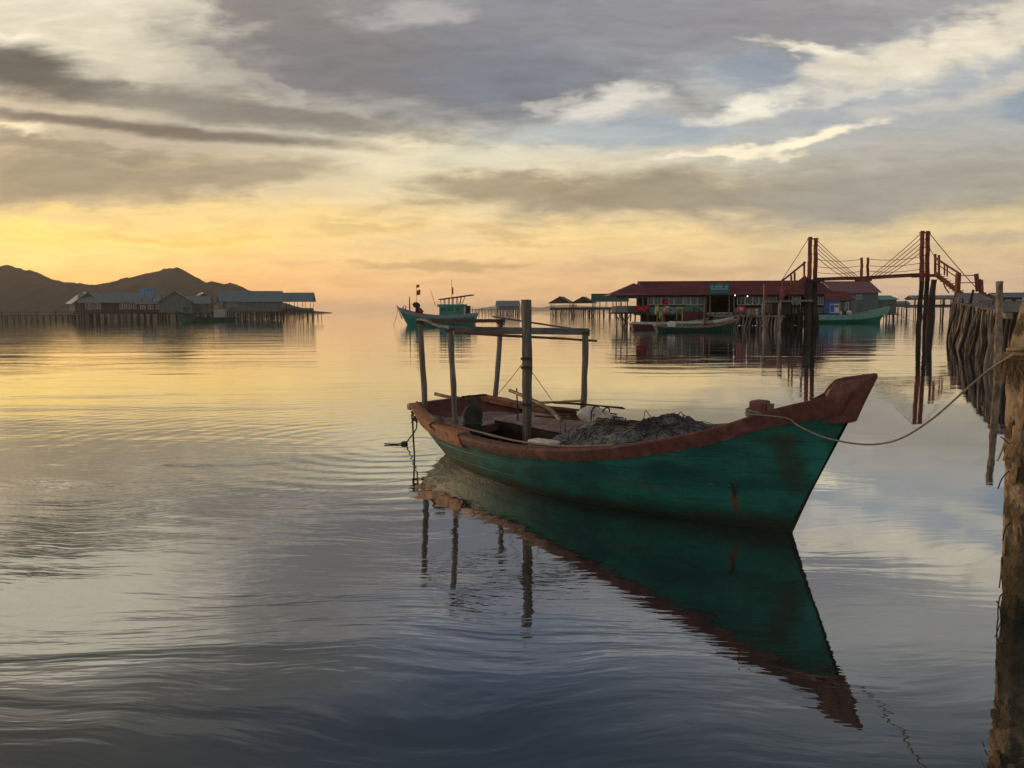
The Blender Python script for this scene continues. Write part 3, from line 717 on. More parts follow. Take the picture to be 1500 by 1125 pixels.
# engine under canvas
ec = bx_z(680, 630, .42); ec = bp(.78, .56, .40)
eng = thing('engine_cover', 'dark olive canvas hood over the engine beside the second stern post', 'engine cover', ec)
h = MB(); pr = [(0, .13), (.10, .145), (.17, .14), (.20, .15), (.215, .138), (.30, .145), (.38, .13), (.44, .085), (.465, .01)]
h.grid([[ec + V(math.cos(a) * r_ * (1 + .10 * mnoise.noise(V(math.cos(a) * 2, math.sin(a) * 2, z * 8))) + .02 * z, math.sin(a) * r_ * .9, z) for a in [2 * PI * j / 22 for j in range(22)]] for z, r_ in pr], True)
h.build('hood', canvas, eng, smooth=True, ang=60)
h = MB(); h.tube([ec + V(math.cos(a) * .152 + .004, math.sin(a) * .137, .20) for a in [2 * PI * i / 20 for i in range(21)]], .008, 5); h.build('tie_cord', dropem, eng, smooth=True)
# cloth hung from the far rail
h = MB(); t0 = bx_b(683, 582, .10); t1 = bx_b(704, 580.5, -.05)
rows = []
for i in range(13):
    u = i / 12; p = t0.lerp(t1, u); ln = .10 + .26 * u ** 1.3 - (.09 if i == 12 else 0)
    rows.append([p - BK * (ln * j / 9) + BA * (.03 * math.sin(u * 9 + j * .5)) * (j / 9) + BN * .02 * math.sin(u * 6) for j in range(10)])
h.grid(rows); b_o = one('canvas_cloth', 'brown canvas rag hanging over a pole behind the olive engine hood', 'cloth', h, canvas2, smooth=True, ang=90); b_o.modifiers.new('thick', 'SOLIDIFY').thickness = .008
spar('short dark pole carrying the brown canvas rag', [t0 + BN * .08 + BK * .012, t0.lerp(t1, .5) + BK * .018, t1 - BN * .12 + BK * .012], (.014, .012), darkw, 'pole')
# ropes in and about the boat
rope1('mooring_line', 'pale line lying inside the near gunwale from stern rail to net', 'rope', [bp(.75, .98, .66), bp(1.2, .97, .635), bp(1.8, .96, .625), bp(2.4, .98, .625), bp(3.0, .99, .655), bp(3.6, .97, .71), bp(4.2, .90, .80)], .012, ropem)
rope1('mooring_line', 'grey line beside the pale one on the near stern rail', 'rope', [bp(.55, .90, .66), bp(1.1, .90, .63), bp(1.7, .91, .59), bp(2.3, .94, .61), bp(2.9, .96, .63), bp(3.5, .98, .69)], .010, greyw)
h = MB(); c0 = bp(.62, 1.02, .665)
for j in range(4):
    h.tube(spline([c0 + BA * (.13 * math.cos(a)) + BN * (.05 * math.sin(a)) + BK * (.02 * j + .012 * math.sin(3 * a + j)) for a in [U(0, 1) + 2 * PI * i / 7 for i in range(7)]], 4), .016, 6)
one('rope_cleat_turns', 'short turns of grey rope knotted on the near stern rail', 'rope', h, greyw, smooth=True)
k0 = bx_b(607, 602, .78)
st = thing('stern_rope', 'dark knotted stern rope hanging from the stern corner into the water', 'rope', k0)
h = MB()
for j in range(5):
    h.tube(spline([k0 + V(.045 * math.cos(a + j), .05 * math.sin(a + j), -.02 - .035 * j + .02 * math.sin(2 * a)) for a in [2 * PI * i / 8 for i in range(9)]], 3), .013, 6)
h.build('knot', mat('grey_rope', C(.16, .13, .11), C(.09, .075, .06), 50, rough=.9), st, smooth=True)
e0 = wl(592, 651, .0); f1 = wl(563, 650, .015)
h = MB(); h.tube(spline([k0 + V(.02, 0, -.12), k0 + V(.03, -.02, -.27), k0.lerp(e0, .75) + V(.05, 0, -.03), e0 + V(.02, 0, .03), wl(580, 650.5, .01), f1], 8), [.011] * 41, 7); h.build('hanging_end', dropem, st, smooth=True)
h = MB(); h.blob(e0 + V(0, 0, .02), .06, .05, .035, 12, 8, .3, 2, 4); h.build('end_knot', dropem, st, smooth=True)
h = MB(); h.tube(spline([k0 + V(.02, 0, -.08), bx_b(626, 622, .98), bx_b(642, 632, 1.08), bp(.5, 1.1, .60), bp(.62, 1.05, .68)], 7), .011, 6); h.build('bight', dropem, st, smooth=True)
h = MB(); h.tube(spline([bx_b(610, 588, .70), bx_b(618, 594, .66), bx_b(619, 602, .70), bx_b(611, 611, .78)], 6), .010, 6); h.build('loop', dropem, st, smooth=True)
rope1('stay_line', 'thin stay running from the mast aft to the far stern post', 'stay', [bx_b(769, 528, MB_), bx_b(748, 555, .0), bx_b(728, 579, -.80)], .0045, dropem)
rope1('stay_line', 'thin stay running from the mast forward to the bamboo pole', 'stay', [bx_b(775, 539, MB_), bx_b(792, 563, -.1), bx_b(809, 587, -1.0)], .0045, dropem)
# ------------------------------------------------------------------ materials of the far shore
pilem = mat('pile_wood', C(.23, .185, .145), C(.085, .066, .052), 6.0, (1, 1, .2), .9, .035, 9, C(.40, .34, .275), lo=.40, hi=.60)
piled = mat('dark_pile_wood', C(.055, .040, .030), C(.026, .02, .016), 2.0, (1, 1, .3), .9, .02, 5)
tinroof = mat('grey_tin_roof', C(.22, .26, .255), C(.15, .185, .18), 1.2, (.3, 3, 1), .5, .01, 5, C(.19, .20, .18))
bluetin = mat('blue_tin_roof', C(.17, .24, .26), C(.12, .175, .19), 1.2, (.3, 3, 1), .5, .01, 5)
greentin = mat('green_tin_roof', C(.03, .10, .085), C(.022, .07, .062), 1.2, (.3, 3, 1), .5, .01, 5)
redroof = mat('red_tile_roof', C(.20, .050, .050), C(.14, .035, .037), .8, (.4, 3, 1), .6, .02, 7, C(.24, .075, .07))
mauveroof = mat('mauve_tin_roof', C(.27, .13, .125), C(.20, .10, .10), .9, (.4, 3, 1), .55, .01, 6)
greywall = mat('grey_green_wall', C(.115, .135, .12), C(.085, .10, .092), 1.6, (1, 1, .4), .85, .01, 6)
bluewall = mat('blue_grey_wall', C(.10, .125, .14), C(.075, .095, .11), 1.6, (1, 1, .4), .85, .01, 6)
brownwall = mat('brown_board_wall', C(.075, .045, .035), C(.045, .028, .022), 2.0, (2, 2, .3), .9, .01, 6)
darkopen = mat('dark_interior', C(.012, .012, .012), C(.022, .02, .018), 2, rough=.9)
paleframe = mat('pale_window_frame', C(.42, .44, .42), C(.32, .34, .33), 3, rough=.7)
glassm = mat('window_glass', C(.03, .04, .045), C(.06, .075, .075), 1.5, rough=.15, spec=.6)
deckgrey = mat('grey_pier_boards', C(.235, .21, .19), C(.14, .125, .115), 2.0, (1, 1, 1), .85, .01, 6, C(.26, .245, .235))
redwood = mat('red_painted_timber', C(.24, .048, .030), C(.135, .031, .021), 2.2, (1, 1, .4), .7, .01, 8, C(.27, .07, .05))
steelc = mat('rusty_cable', C(.05, .038, .032), C(.08, .055, .042), 8, rough=.8)
teal = mat('teal_boat_paint', C(.018, .21, .17), C(.012, .14, .115), 1.2, (1, 1, 2), .5, .006, 6)
tealpale = mat('pale_green_stripe', C(.22, .42, .34), C(.15, .32, .26), 1.4, (1, 1, 2), .55, .004, 6)
tealgrey = mat('grey_blue_stripe', C(.22, .26, .28), C(.16, .19, .21), 1.4, (1, 1, 2), .55, .004, 6)
greend = mat('dark_green_hull', C(.010, .060, .038), C(.006, .035, .024), 1.4, (1, 1, 2), .55, .004, 6)
maroon = mat('maroon_hull', C(.10, .022, .028), C(.06, .016, .02), 1.4, (1, 1, 2), .55, .004, 6)
whitep = mat('dull_white_paint', C(.55, .54, .50), C(.42, .41, .38), 2, rough=.6)
redcloth = mat('red_cloth', C(.50, .022, .022), C(.36, .015, .018), 3, rough=.85)
bluep = mat('blue_cabin_paint', C(.022, .10, .32), C(.015, .07, .24), 1.5, rough=.5)
tanrail = mat('tan_rail', C(.26, .19, .12), C(.17, .12, .08), 2, rough=.8)
greentarp = mat('green_tarpaulin', C(.015, .19, .085), C(.01, .13, .06), 2, rough=.6)
rubber = mat('black_rubber', C(.012, .012, .013), C(.02, .02, .02), 3, rough=.7)

def pile(base, top, r, seed, n=7, bend=.25, k=9):
    base = Vector(base); top = Vector(top); L = (top - base).length; b_ = MB(); pts = []
    a0 = U(0, 2 * PI)
    for i in range(k):
        t = i / (k - 1); w_ = math.sin(PI * t) * bend * (mnoise.noise(Vector((seed * 3.1, t * 1.25, 0))))
        w2 = math.sin(PI * t) * bend * (mnoise.noise(Vector((seed * 3.1, t * 1.25, 7))))
        pts.append(base.lerp(top, t) + Vector((w_, w2, 0)))
    b_.tube(pts, [r * (1.12 - .3 * i / (k - 1)) for i in range(k)], n, True, .35, seed)
    return b_

# ------------------------------------------------------------------ houses on stilts
def gable_house(name, label, cat, loc, rot, L, W, zf, ze, zr, wm_, rm, over=.6, nst=(6, 3), stilt_r=.12, openfront=False, wins=(), open_h=None, group=None, winz=None, deck_over=.3, rail_h=0.0, hip=False, wall_gap=0.0, low=0.0, backwall=True):
    """house with its ridge along local x, the front at -y"""
    o = thing(name, label, cat, loc, rot, group, True)
    # roof
    rb = MB(); t = .10; ov = over; ex = L / 2 + over
    drop = (zr - ze) / (W / 2) * ov
    if hip:
        hx = min(L / 2 - .3, W / 2) if L > W + 1 else L / 2 - .05
        A = [V(-ex, -W/2 - ov, ze - drop), V(ex, -W/2 - ov, ze - drop), V(ex, W/2 + ov, ze - drop), V(-ex, W/2 + ov, ze - drop), V(-L/2 + hx, 0, zr), V(L/2 - hx, 0, zr)]
        rb.add(A, [(0, 1, 5, 4), (1, 2, 5), (2, 3, 4, 5), (3, 0, 4)]); rb.add([p - Z * t for p in A[:4]], [(3, 2, 1, 0)])
        for i in range(4): rb.add([A[i], A[(i + 1) % 4], A[(i + 1) % 4] - Z * t, A[i] - Z * t], [(0, 1, 2, 3)])
    else:
        for s_ in (-1, 1):
            rb.slab([V(-ex, s_ * (W/2 + ov), ze - drop), V(ex, s_ * (W/2 + ov), ze - drop), V(ex, 0, zr), V(-ex, 0, zr)], V(0, 0, t))
        rb.beam(V(-ex - .03, 0, zr + t), V(ex + .03, 0, zr + t), .35, .08)
    rb.build('roof', rm, o)
    # walls
    wb_ = MB()
    zt = ze - .02
    if not openfront:
        f = -W / 2; bk = W / 2
        vs = []
        for x in (-L / 2, L / 2):
            vs += [V(x, f, zf - low), V(x, bk, zf - low), V(x, bk, zt), V(x, f, zt)] if hip else [V(x, f, zf - low), V(x, bk, zf - low), V(x, bk, zt), V(x, 0, zr - .06), V(x, f, zt)]
        n = len(vs) // 2
        wb_.add(vs, [tuple(range(n)), tuple(range(n, 2 * n))[::-1]] + [(i, (i + 1) % n, n + (i + 1) % n, n + i) for i in range(n)])
        wb_.build('wall', wm_, o)
    else:
        oh = open_h or (ze - zf) * .55
        if not hip:
            for x in (-L / 2, L / 2 - .1):
                wb_.slab([V(x, -W / 2, zt - .35), V(x, W / 2, zt - .35), V(x, W / 2, zt), V(x, 0, zr - .06), V(x, -W / 2, zt)], V(.1, 0, 0))
        wb_.slab([V(-L/2, -W/2, zt - .3), V(L/2, -W/2, zt - .3), V(L/2, -W/2, zt), V(-L/2, -W/2, zt)], V(0, .1, 0))
        if rail_h:
            wb_.slab([V(-L/2, -W/2, zf), V(L/2, -W/2, zf), V(L/2, -W/2, zf + rail_h), V(-L/2, -W/2, zf + rail_h)], V(0, .08, 0))
            for x in (-L / 2, L / 2 - .08): wb_.slab([V(x, -W/2 + .09, zf), V(x, W/2, zf), V(x, W/2, zf + rail_h), V(x, -W/2 + .09, zf + rail_h)], V(.08, 0, 0))
        wb_.build('wall', wm_, o)
        np_ = max(3, int(L / 2.2))
        for i in range(np_ + 1):
            for y in (-W / 2 + .06, W / 2 - .06):
                h = MB(); h.beam(V(-L/2 + .06 + (L - .12) * i / np_, y, zf), V(-L/2 + .06 + (L - .12) * i / np_, y, zt - .05), .14); h.build('post', piled, o)
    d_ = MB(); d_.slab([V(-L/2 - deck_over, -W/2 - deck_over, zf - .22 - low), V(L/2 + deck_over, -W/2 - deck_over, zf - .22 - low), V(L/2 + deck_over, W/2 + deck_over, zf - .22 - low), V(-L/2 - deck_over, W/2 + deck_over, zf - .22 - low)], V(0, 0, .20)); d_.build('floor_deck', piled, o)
    for i, (x, w_, z0, z1) in enumerate(wins):
        fr = MB(); y = -W / 2 - .03
        for a, b in ((V(x - w_/2, y, z0), V(x + w_/2, y, z0)), (V(x - w_/2, y, z1), V(x + w_/2, y, z1)), (V(x - w_/2, y, z0), V(x - w_/2, y, z1)), (V(x + w_/2, y, z0), V(x + w_/2, y, z1)), (V(x, y, z0), V(x, y, z1))): fr.beam(a, b, .09, .09)
        wo = fr.build('window', paleframe, o)
        p_ = MB(); p_.slab([V(x - w_/2, y + .015, z0), V(x + w_/2, y + .015, z0), V(x + w_/2, y + .015, z1), V(x - w_/2, y + .015, z1)], V(0, .012, 0)); p_.build('pane', glassm, wo)
    nx, ny = nst; q_ = 0
    for i in range(nx):
        for j in range(ny):
            x = -L / 2 + .15 + (L - .3) * i / max(1, nx - 1) + U(-.25, .25); y = -W / 2 + .15 + (W - .3) * j / max(1, ny - 1) + U(-.2, .2); q_ += 1
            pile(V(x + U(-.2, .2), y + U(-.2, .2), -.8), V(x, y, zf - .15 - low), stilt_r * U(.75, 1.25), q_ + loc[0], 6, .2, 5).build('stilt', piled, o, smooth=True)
    return o

# row of fish houses on the left, running away from us
dN = Vector((.44, .90, 0)).normalized(); ROT = math.atan2(dN.y, dN.x)
def zpx(py, Y, px=300): return at(px, py, Y).z
def house_px(name, label, cat, px, Y, **k):
    p = at(px, 455, Y); return gable_house(name, label, cat, (p.x, p.y, 0), **k)
FR = ROT     # local -y looks to the right front
hs = house_px('fish_house', 'long grey tin roofed house at the near end of the left stilt row', 'house', 178, 222, rot=R(22), L=19, W=8.5, zf=2.1, ze=5.4, zr=7.6, wm_=brownwall, rm=tinroof, nst=(12, 4), over=.9,
     wins=[(-7.6, 1.6, 3.2, 4.7), (-5.6, 1.6, 3.2, 4.7), (.6, 1.3, 3.3, 4.7), (2.3, 1.3, 3.3, 4.7), (4.0, 1.3, 3.3, 4.7), (5.7, 1.3, 3.3, 4.7)])
house_px('fish_house', 'grey stilt house with a white gable at the far left end of the row', 'house', 124, 219, rot=R(22) - PI / 2 + R(20), L=6, W=6.2, zf=2.1, ze=5.3, zr=7.7, wm_=greywall, rm=tinroof, nst=(4, 4), over=.8, wins=[(-1.6, 1.2, 3.2, 4.4), (.4, 1.2, 3.2, 4.4), (2.1, 1.0, 3.2, 4.4)])
house_px('fish_house', 'green walled stilt house with its gable over the small green boat', 'house', 259, 226, rot=R(30) + PI / 2 - R(10), L=9, W=8.6, zf=1.9, ze=5.2, zr=8.1, wm_=greywall, rm=tinroof, nst=(4, 5), over=.8)
house_px('fish_house', 'low green walled lean-to house right of the gabled one', 'house', 285, 236, rot=R(28), L=8, W=7, zf=1.9, ze=5.0, zr=7.0, wm_=greywall, rm=tinroof, nst=(5, 3), over=.5)
house_px('fish_house', 'stilt house with a small gable behind the low green lean-to', 'house', 296, 262, rot=R(20) - PI / 2 + R(10), L=8, W=6, zf=2.2, ze=6.4, zr=8.4, wm_=greywall, rm=tinroof, nst=(4, 3), over=.7)
house_px('fish_house', 'blue roofed stilt house in the middle right of the left row', 'house', 368, 250, rot=R(24), L=18, W=9.5, zf=2.3, ze=5.8, zr=8.7, wm_=greywall, rm=bluetin, nst=(11, 4), over=.8, wins=[(-7.0, 1.3, 4.0, 5.0), (-5.2, 1.3, 4.0, 5.0)])
house_px('fish_house', 'open veranda house at the right hand end of the left stilt row', 'house', 428, 262, rot=R(8), L=13, W=8, zf=2.6, ze=6.0, zr=8.4, wm_=bluewall, rm=bluetin, nst=(10, 4), over=.8, openfront=True, rail_h=.8)
house_px('net_store', 'small dark shed on stilts between the long house and the gabled house', 'shed', 222, 222, rot=R(20), L=7, W=5, zf=2.2, ze=4.7, zr=5.9, wm_=brownwall, rm=tinroof, nst=(5, 3), over=.3, wins=[(-2, 1.2, 3.2, 4.2), (0, 1.2, 3.2, 4.2), (2, 1.2, 3.2, 4.2)])
# blue sign on the roof
sg = thing('roof_sign', 'pale blue sign board standing on the long grey roof', 'sign', at(215, 441, 214))
h = MB(); h.slab([at(205, 435.5, 214), at(226.5, 435.5, 214), at(226.5, 421.5, 214), at(204.5, 422.5, 214)], V(0, .08, 0)); h.build('board', mat('blue_sign', C(.10, .19, .30), C(.075, .15, .25), 2, rough=.6), sg)
h = MB()
for x0_, x1_, y_, hh in ((207, 211, 425.5, 1.2), (208.6, 209.6, 431, 8), (213, 214, 430, 7), (214, 217, 428, 1), (216.4, 217.2, 431, 6), (219, 220, 430.5, 7), (220, 223, 434, 1), (220, 224, 427.5, 1)):
    h.slab([at(x0_, y_ + hh / 2, 213.9), at(x1_, y_ + hh / 2, 213.9), at(x1_, y_ - hh / 2, 213.9), at(x0_, y_ - hh / 2, 213.9)], V(0, .05, 0))
h.build('lettering', mat('sign_letters', C(.20, .30, .40), C(.16, .25, .35), 2, rough=.6), sg)
for x in (208, 223):
    h = MB(); h.beam(at(x, 443, 214.15), at(x, 424, 214.15), .14); h.build('post', piled, sg)

def jetty(name, label, pa, pb, z0, z1, width, npile, rail=True, group=None, m=piled, pr=.11):
    pa = Vector(pa); pb = Vector(pb); o = thing(name, label, 'jetty', (pa.x, pa.y, 0))
    d = (pb - pa); d.z = 0; L = d.length; d.normalize(); nn = Vector((d.y, -d.x, 0))
    A0 = V(pa.x, pa.y, z0); B1 = V(pb.x, pb.y, z1)
    h = MB(); h.slab([A0 - nn * width / 2, B1 - nn * width / 2, B1 + nn * width / 2, A0 + nn * width / 2], V(0, 0, .12)); h.build('deck', deckgrey, o)
    for s_ in (-1, 1):
        h = MB(); h.beam(A0 + nn * s_ * (width / 2 - .1) - Z * .1, B1 + nn * s_ * (width / 2 - .1) - Z * .1, .14, .18); h.build('bearer', m, o)
    for i in range(npile):
        t = (i + .5) / npile; p = A0.lerp(B1, t)
        for s_ in (-1, 1):
            e = p + nn * s_ * (width / 2 - .12) + d * U(-.15, .15); tall = rail and i % 3 == 0
            pile(V(e.x + U(-.2, .2), e.y + U(-.2, .2), -.8), e + Z * ((.9 if tall else -.06)), pr * U(.8, 1.2), i * 2 + s_ + pa.x, 6, .2, 5).build('pile', m, o, smooth=True)
    if rail:
        for s_ in (-1, 1):
            h = MB(); h.tube([A0 + nn * s_ * (width / 2 - .05) + Z * .75, B1 + nn * s_ * (width / 2 - .05) + Z * .75], .04, 5); h.build('handrail', m, o)
    return o
jetty('jetty', 'long low jetty reaching out to the left from the fish houses', at(-60, 470, 205), at(122, 470, 214), 1.65, 1.75, 1.8, 20, True)
jetty('jetty', 'tiny landing stage off the right end of the left stilt row', at(460, 465, 275), at(471, 465, 278), 1.75, 1.75, 2.0, 2, False)

# huts far out in the middle
gable_house('stilt_hut', 'blue roofed hut on stilts far out behind the mast', 'hut', tuple(at(744, 457, 470).xy) + (0,), R(8), 13, 8, 3.0, 5.2, 8.0, bluewall, bluetin, nst=(9, 3), over=.5, stilt_r=.2)
jetty('jetty', 'thin far jetty left of the blue roofed hut', at(690, 457, 480), at(727, 457, 475), 3.2, 3.2, 2, 8, True, pr=.13)
def hut_dark(label, px, L, W, zr):
    return gable_house('stilt_hut', label, 'hut', tuple(at(px, 455, 300).xy) + (0,), R(-16) + PI / 2, L, W, 2.6, 5.2, zr, brownwall, greentin, nst=(5, 5), over=.6, openfront=True, stilt_r=.14, rail_h=.7)
hut_dark('dark open hut on stilts, first of the gabled pair beyond the mast', 823, 7, 7.6, 7.3)
hut_dark('dark open hut on stilts beside the long green roofed one', 856, 7, 7.6, 7.2)
gable_house('stilt_hut', 'long green roofed hut on stilts left of the red roofed restaurant', 'hut', tuple(at(893, 455, 285).xy) + (0,), R(-4), 12, 8, 2.6, 5.6, 8.0, brownwall, greentin, nst=(7, 3), over=.6, openfront=True, stilt_r=.14, rail_h=.6)

# ------------------------------------------------------------------ restaurant with the red roof
YR = 101.0
def rp(px, py, Y=YR): return at(px, py, Y)
rest = thing('restaurant', 'long red roofed waterside restaurant on stilts with a row of pale windows', 'restaurant', (rp(1060, 480).x, YR, 0))
zF = rp(1060, 459).z; zE = rp(1060, 430.5).z; zRd = rp(1060, 413.5).z
xl, xr = rp(948, 450).x, rp(1206, 450).x
h = MB(); yr0 = YR - 1.2; ymid = YR + 4.0
def roofslab(b_, xa, xb, yf, ym, yb, ze, zr_, t=.12):
    b_.slab([V(xa, yf, ze), V(xb, yf, ze), V(xb, ym, zr_), V(xa, ym, zr_)], V(0, 0, t)); b_.slab([V(xa, yb, ze), V(xb, yb, ze), V(xb, ym, zr_), V(xa, ym, zr_)], V(0, 0, t)); b_.beam(V(xa - .02, ym, zr_ + t), V(xb + .02, ym, zr_ + t), .3, .12)
roofslab(h, xl - .6, xr + .9, yr0, ymid, YR + 9.2, zE - .12, zRd + .15)
n_r = 70
for i in range(n_r): # standing seams
    x = xl - .5 + (xr - xl + 1.3) * i / (n_r - 1); h.beam(V(x, yr0 + .02, zE + .02), V(x, ymid - .1, zRd + .27), .05, .05)
h.build('roof', redroof, rest)
h = MB()   # back wall, end wall and floor
h.box(V((xl + xr) / 2, YR + 8.1, (zF + zE) / 2), xr - xl, .15, zE - zF - .04); h.slab([V(xr, YR, zF), V(xr, YR + 8.0, zF), V(xr, YR + 8.0, zE), V(xr, ymid, zRd), V(xr, YR, zE)], V(.15, 0, 0)); h.build('wall', brownwall, rest)
h = MB(); h.box(V((xl + xr) / 2, YR + 4, zF - .12), xr - xl + .8, 9.6, .22); h.build('floor_deck', piled, rest)
h = MB(); h.box(V((xl + xr) / 2, YR - .06, zE - .20), xr - xl, .16, .38); h.build('fascia', brownwall, rest)
h = MB(); h.box(V((xl + rp(1033, 450).x) / 2, YR, zF + .45), rp(1033, 450).x - xl, .12, .86); h.box(V((rp(1076, 450).x + xr) / 2, YR, zF + .36), xr - rp(1076, 450).x, .12, .70); h.build('low_wall', greywall, rest)
def rwin(pxa, pxb, pya, pyb, mull=1):
    fr = MB(); a = rp(pxa, pyb, YR - .02); b = rp(pxb, pya, YR - .02); w_ = .085
    y = YR - .02
    for (p_, q_) in ((V(a.x, y, a.z), V(b.x, y, a.z)), (V(a.x, y, b.z), V(b.x, y, b.z)), (V(a.x, y, a.z), V(a.x, y, b.z)), (V(b.x, y, a.z), V(b.x, y, b.z))): fr.beam(p_, q_, w_, w_)
    for i in range(mull):
        x = a.x + (b.x - a.x) * (i + 1) / (mull + 1); fr.beam(V(x, y, a.z), V(x, y, b.z), .06, .06)
    wo = fr.build('window', paleframe, rest)
    p_ = MB(); p_.box(V((a.x + b.x) / 2, YR + .05, (a.z + b.z) / 2), b.x - a.x, .02, b.z - a.z); p_.build('pane', glassm if rnd() < .62 else panebright, wo)
panebright = mat('painted_light_pane', C(.20, .19, .165), C(.08, .085, .08), .8, rough=.2, spec=.6, lo=.45, hi=.55)  # brightness seen through the windows, painted into the pane colour
for a_, b__ in ((949, 957), (958, 968), (969, 979), (980, 987), (988, 1000), (1001, 1011), (1012, 1021), (1022, 1032), (1080, 1091), (1092, 1102), (1103, 1111), (1112, 1124), (1126, 1138), (1160, 1172), (1198, 1206)):
    rwin(a_, b__, 433.5, 446.5, random.choice((0, 0, 1, 1)))
for px in (1034, 1040, 1068, 1075, 1156, 1186):
    h = MB(); h.beam(rp(px, 459, YR - .25), rp(px, 430, YR - .25), .14); h.build('post', greyw if px != 1186 else whitep, rest)
h = MB(); h.box(V((xl + xr) / 2, YR + 6.5, zF / 2 - .1), xr - xl - .4, .12, zF - .3); h.build('shade_sheet', piled, rest)  # dark sheet added behind the stilts for the shade under the floor
q_ = 0
for i in range(24):
    for j in range(3):
        x = xl + (xr - xl) * (i + .5) / 24 + U(-.3, .3); q_ += 1
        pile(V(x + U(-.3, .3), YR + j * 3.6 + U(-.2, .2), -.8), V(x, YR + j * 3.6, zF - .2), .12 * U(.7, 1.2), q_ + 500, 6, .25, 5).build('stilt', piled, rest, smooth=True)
# corner pavilion
pav = thing('pavilion', 'red pyramid roofed corner pavilion on thin stilts at the left of the restaurant', 'pavilion', (rp(928, 480).x, YR, 0))
xa, xb = rp(902.5, 450).x, rp(951, 450).x; zP = rp(925, 457.5).z; zW = rp(925, 448).z; zPE = rp(925, 431.5).z
h = MB(); cx_ = (xa + xb) / 2; A = [V(xa - .9, YR - 1.3, zPE), V(xb + .9, YR - 1.3, zPE), V(xb + .9, YR + 5.4, zPE), V(xa - .9, YR + 5.4, zPE)]; ap = V(rp(932, 413).x, YR + 2, rp(932, 414.5).z + .05)
h.add(A + [ap], [(0, 1, 4), (1, 2, 4), (2, 3, 4), (3, 0, 4)]); h.add([p - Z * .1 for p in A], [(3, 2, 1, 0)])
for i in range(4): h.add([A[i], A[(i + 1) % 4], A[(i + 1) % 4] - Z * .1, A[i] - Z * .1], [(0, 1, 2, 3)])
h.build('roof', redroof, pav)
h = MB(); h.box(V((xa + rp(919, 450).x) / 2, YR - .02, (zP + zW) / 2), rp(919, 450).x - xa, .12, zW - zP); h.build('wall', mat('pale_grey_boards', C(.22, .20, .19), C(.16, .15, .145), 2, rough=.8), pav)
h = MB(); h.box(V((rp(919.5, 450).x + xb) / 2, YR, (zP + zW) / 2), xb - rp(919.5, 450).x, .12, zW - zP); h.box(V(xa + .06, YR + 2.2, (zP + zW) / 2), .12, 4.2, zW - zP); h.box(V(cx_, YR + .02, zPE - .28), xb - xa, .12, .42); h.build('wall', mat('slate_boards', C(.085, .085, .09), C(.06, .06, .065), 2, rough=.8), pav)
h = MB(); h.box(V(cx_, YR + 2.2, zP - .1), xb - xa + .4, 4.8, .2); h.build('floor_deck', piled, pav)
for px in (902.8, 910, 919, 933, 942, 950.6):
    h = MB(); h.beam(rp(px, 457, YR + .02), rp(px, 431, YR + .02), .13); h.build('post', greyw, pav)
for i, (pt, pbm) in enumerate(((903, 902.6), (911.5, 912), (916, 913), (918.5, 917.5), (924, 925), (931, 929), (940, 941), (949, 950))):
    pile(rp(pbm, 486, YR + U(0, 3)), rp(pt, 457.5, YR + .3), .11, i + 70, 6, .2, 6).build('stilt', piled, pav, smooth=True)
for a_, b__ in (((903, 462), (907, 470)), ((911, 461), (915, 471)), ((923, 461), (917, 472))):
    h = MB(); h.tube([rp(*a_, YR + .4), rp(*b__, YR + .4)], .06, 6); h.build('brace', piled, pav)
# green sign over the entrance
sg = thing('sign_board', 'green sign board with pale lettering on the red restaurant roof', 'sign', rp(1054, 431, YR - 1.5))
h = MB(); h.slab([rp(1040, 430, YR - 1.6), rp(1068, 430, YR - 1.6), rp(1068.3, 414, YR - 1.6), rp(1040, 414.6, YR - 1.6)], V(0, .10, 0)); h.build('board', mat('green_sign', C(.020, .15, .12), C(.014, .11, .095), 2, rough=.5), sg)
h = MB()
def strip(x0_, x1_, ya_, yb_): h.slab([rp(x0_, yb_, YR - 1.67), rp(x1_, yb_, YR - 1.67), rp(x1_, ya_, YR - 1.67), rp(x0_, ya_, YR - 1.67)], V(0, .05, 0))
x_ = 1041.2
while x_ < 1066: 
    w_ = U(1.0, 1.9); strip(x_, min(x_ + w_, 1067), 418.4, 421.2) if rnd() < .9 else None; x_ += w_ + .45
strip(1041, 1066.5, 422.6, 424.0)
for x in (1051, 1053.3, 1057): strip(x, x + 1.2, 415.5, 416.8)
h.build('lettering', mat('pale_letters', C(.33, .42, .42), C(.26, .35, .36), 3, rough=.6), sg)
# lit bulbs under the eave
bulbm = bpy.data.materials.new('lit_bulb'); bulbm.use_nodes = True
_p = bulbm.node_tree.nodes['Principled BSDF']; _p.inputs['Emission Color'].default_value = (1, .96, .88, 1); _p.inputs['Emission Strength'].default_value = 2.2
for px, py, lb in ((1076.8, 432.6, 'larger'), (1095, 434, 'smaller')):
    h = MB(); c = rp(px, py, YR - .7); h.blob(c, .07, .07, .08, 10, 8); bo = one('light_bulb', lb + ' lit white bulb hanging under the red eave', 'bulb', h, bulbm, smooth=True)
    h = MB(); h.tube([c + Z * .11, c + Z * .34], .03, 6); ORG[bo.name] = Vector(bo.location); h.build('holder', rubber, bo)
h = MB(); h.blob(rp(1057, 432.5, YR + 1.5), .28, .28, .11, 14, 8); one('hanging_lamp', 'dull metal hanging lamp in the dark restaurant entrance', 'lamp', h, paleframe, smooth=True)
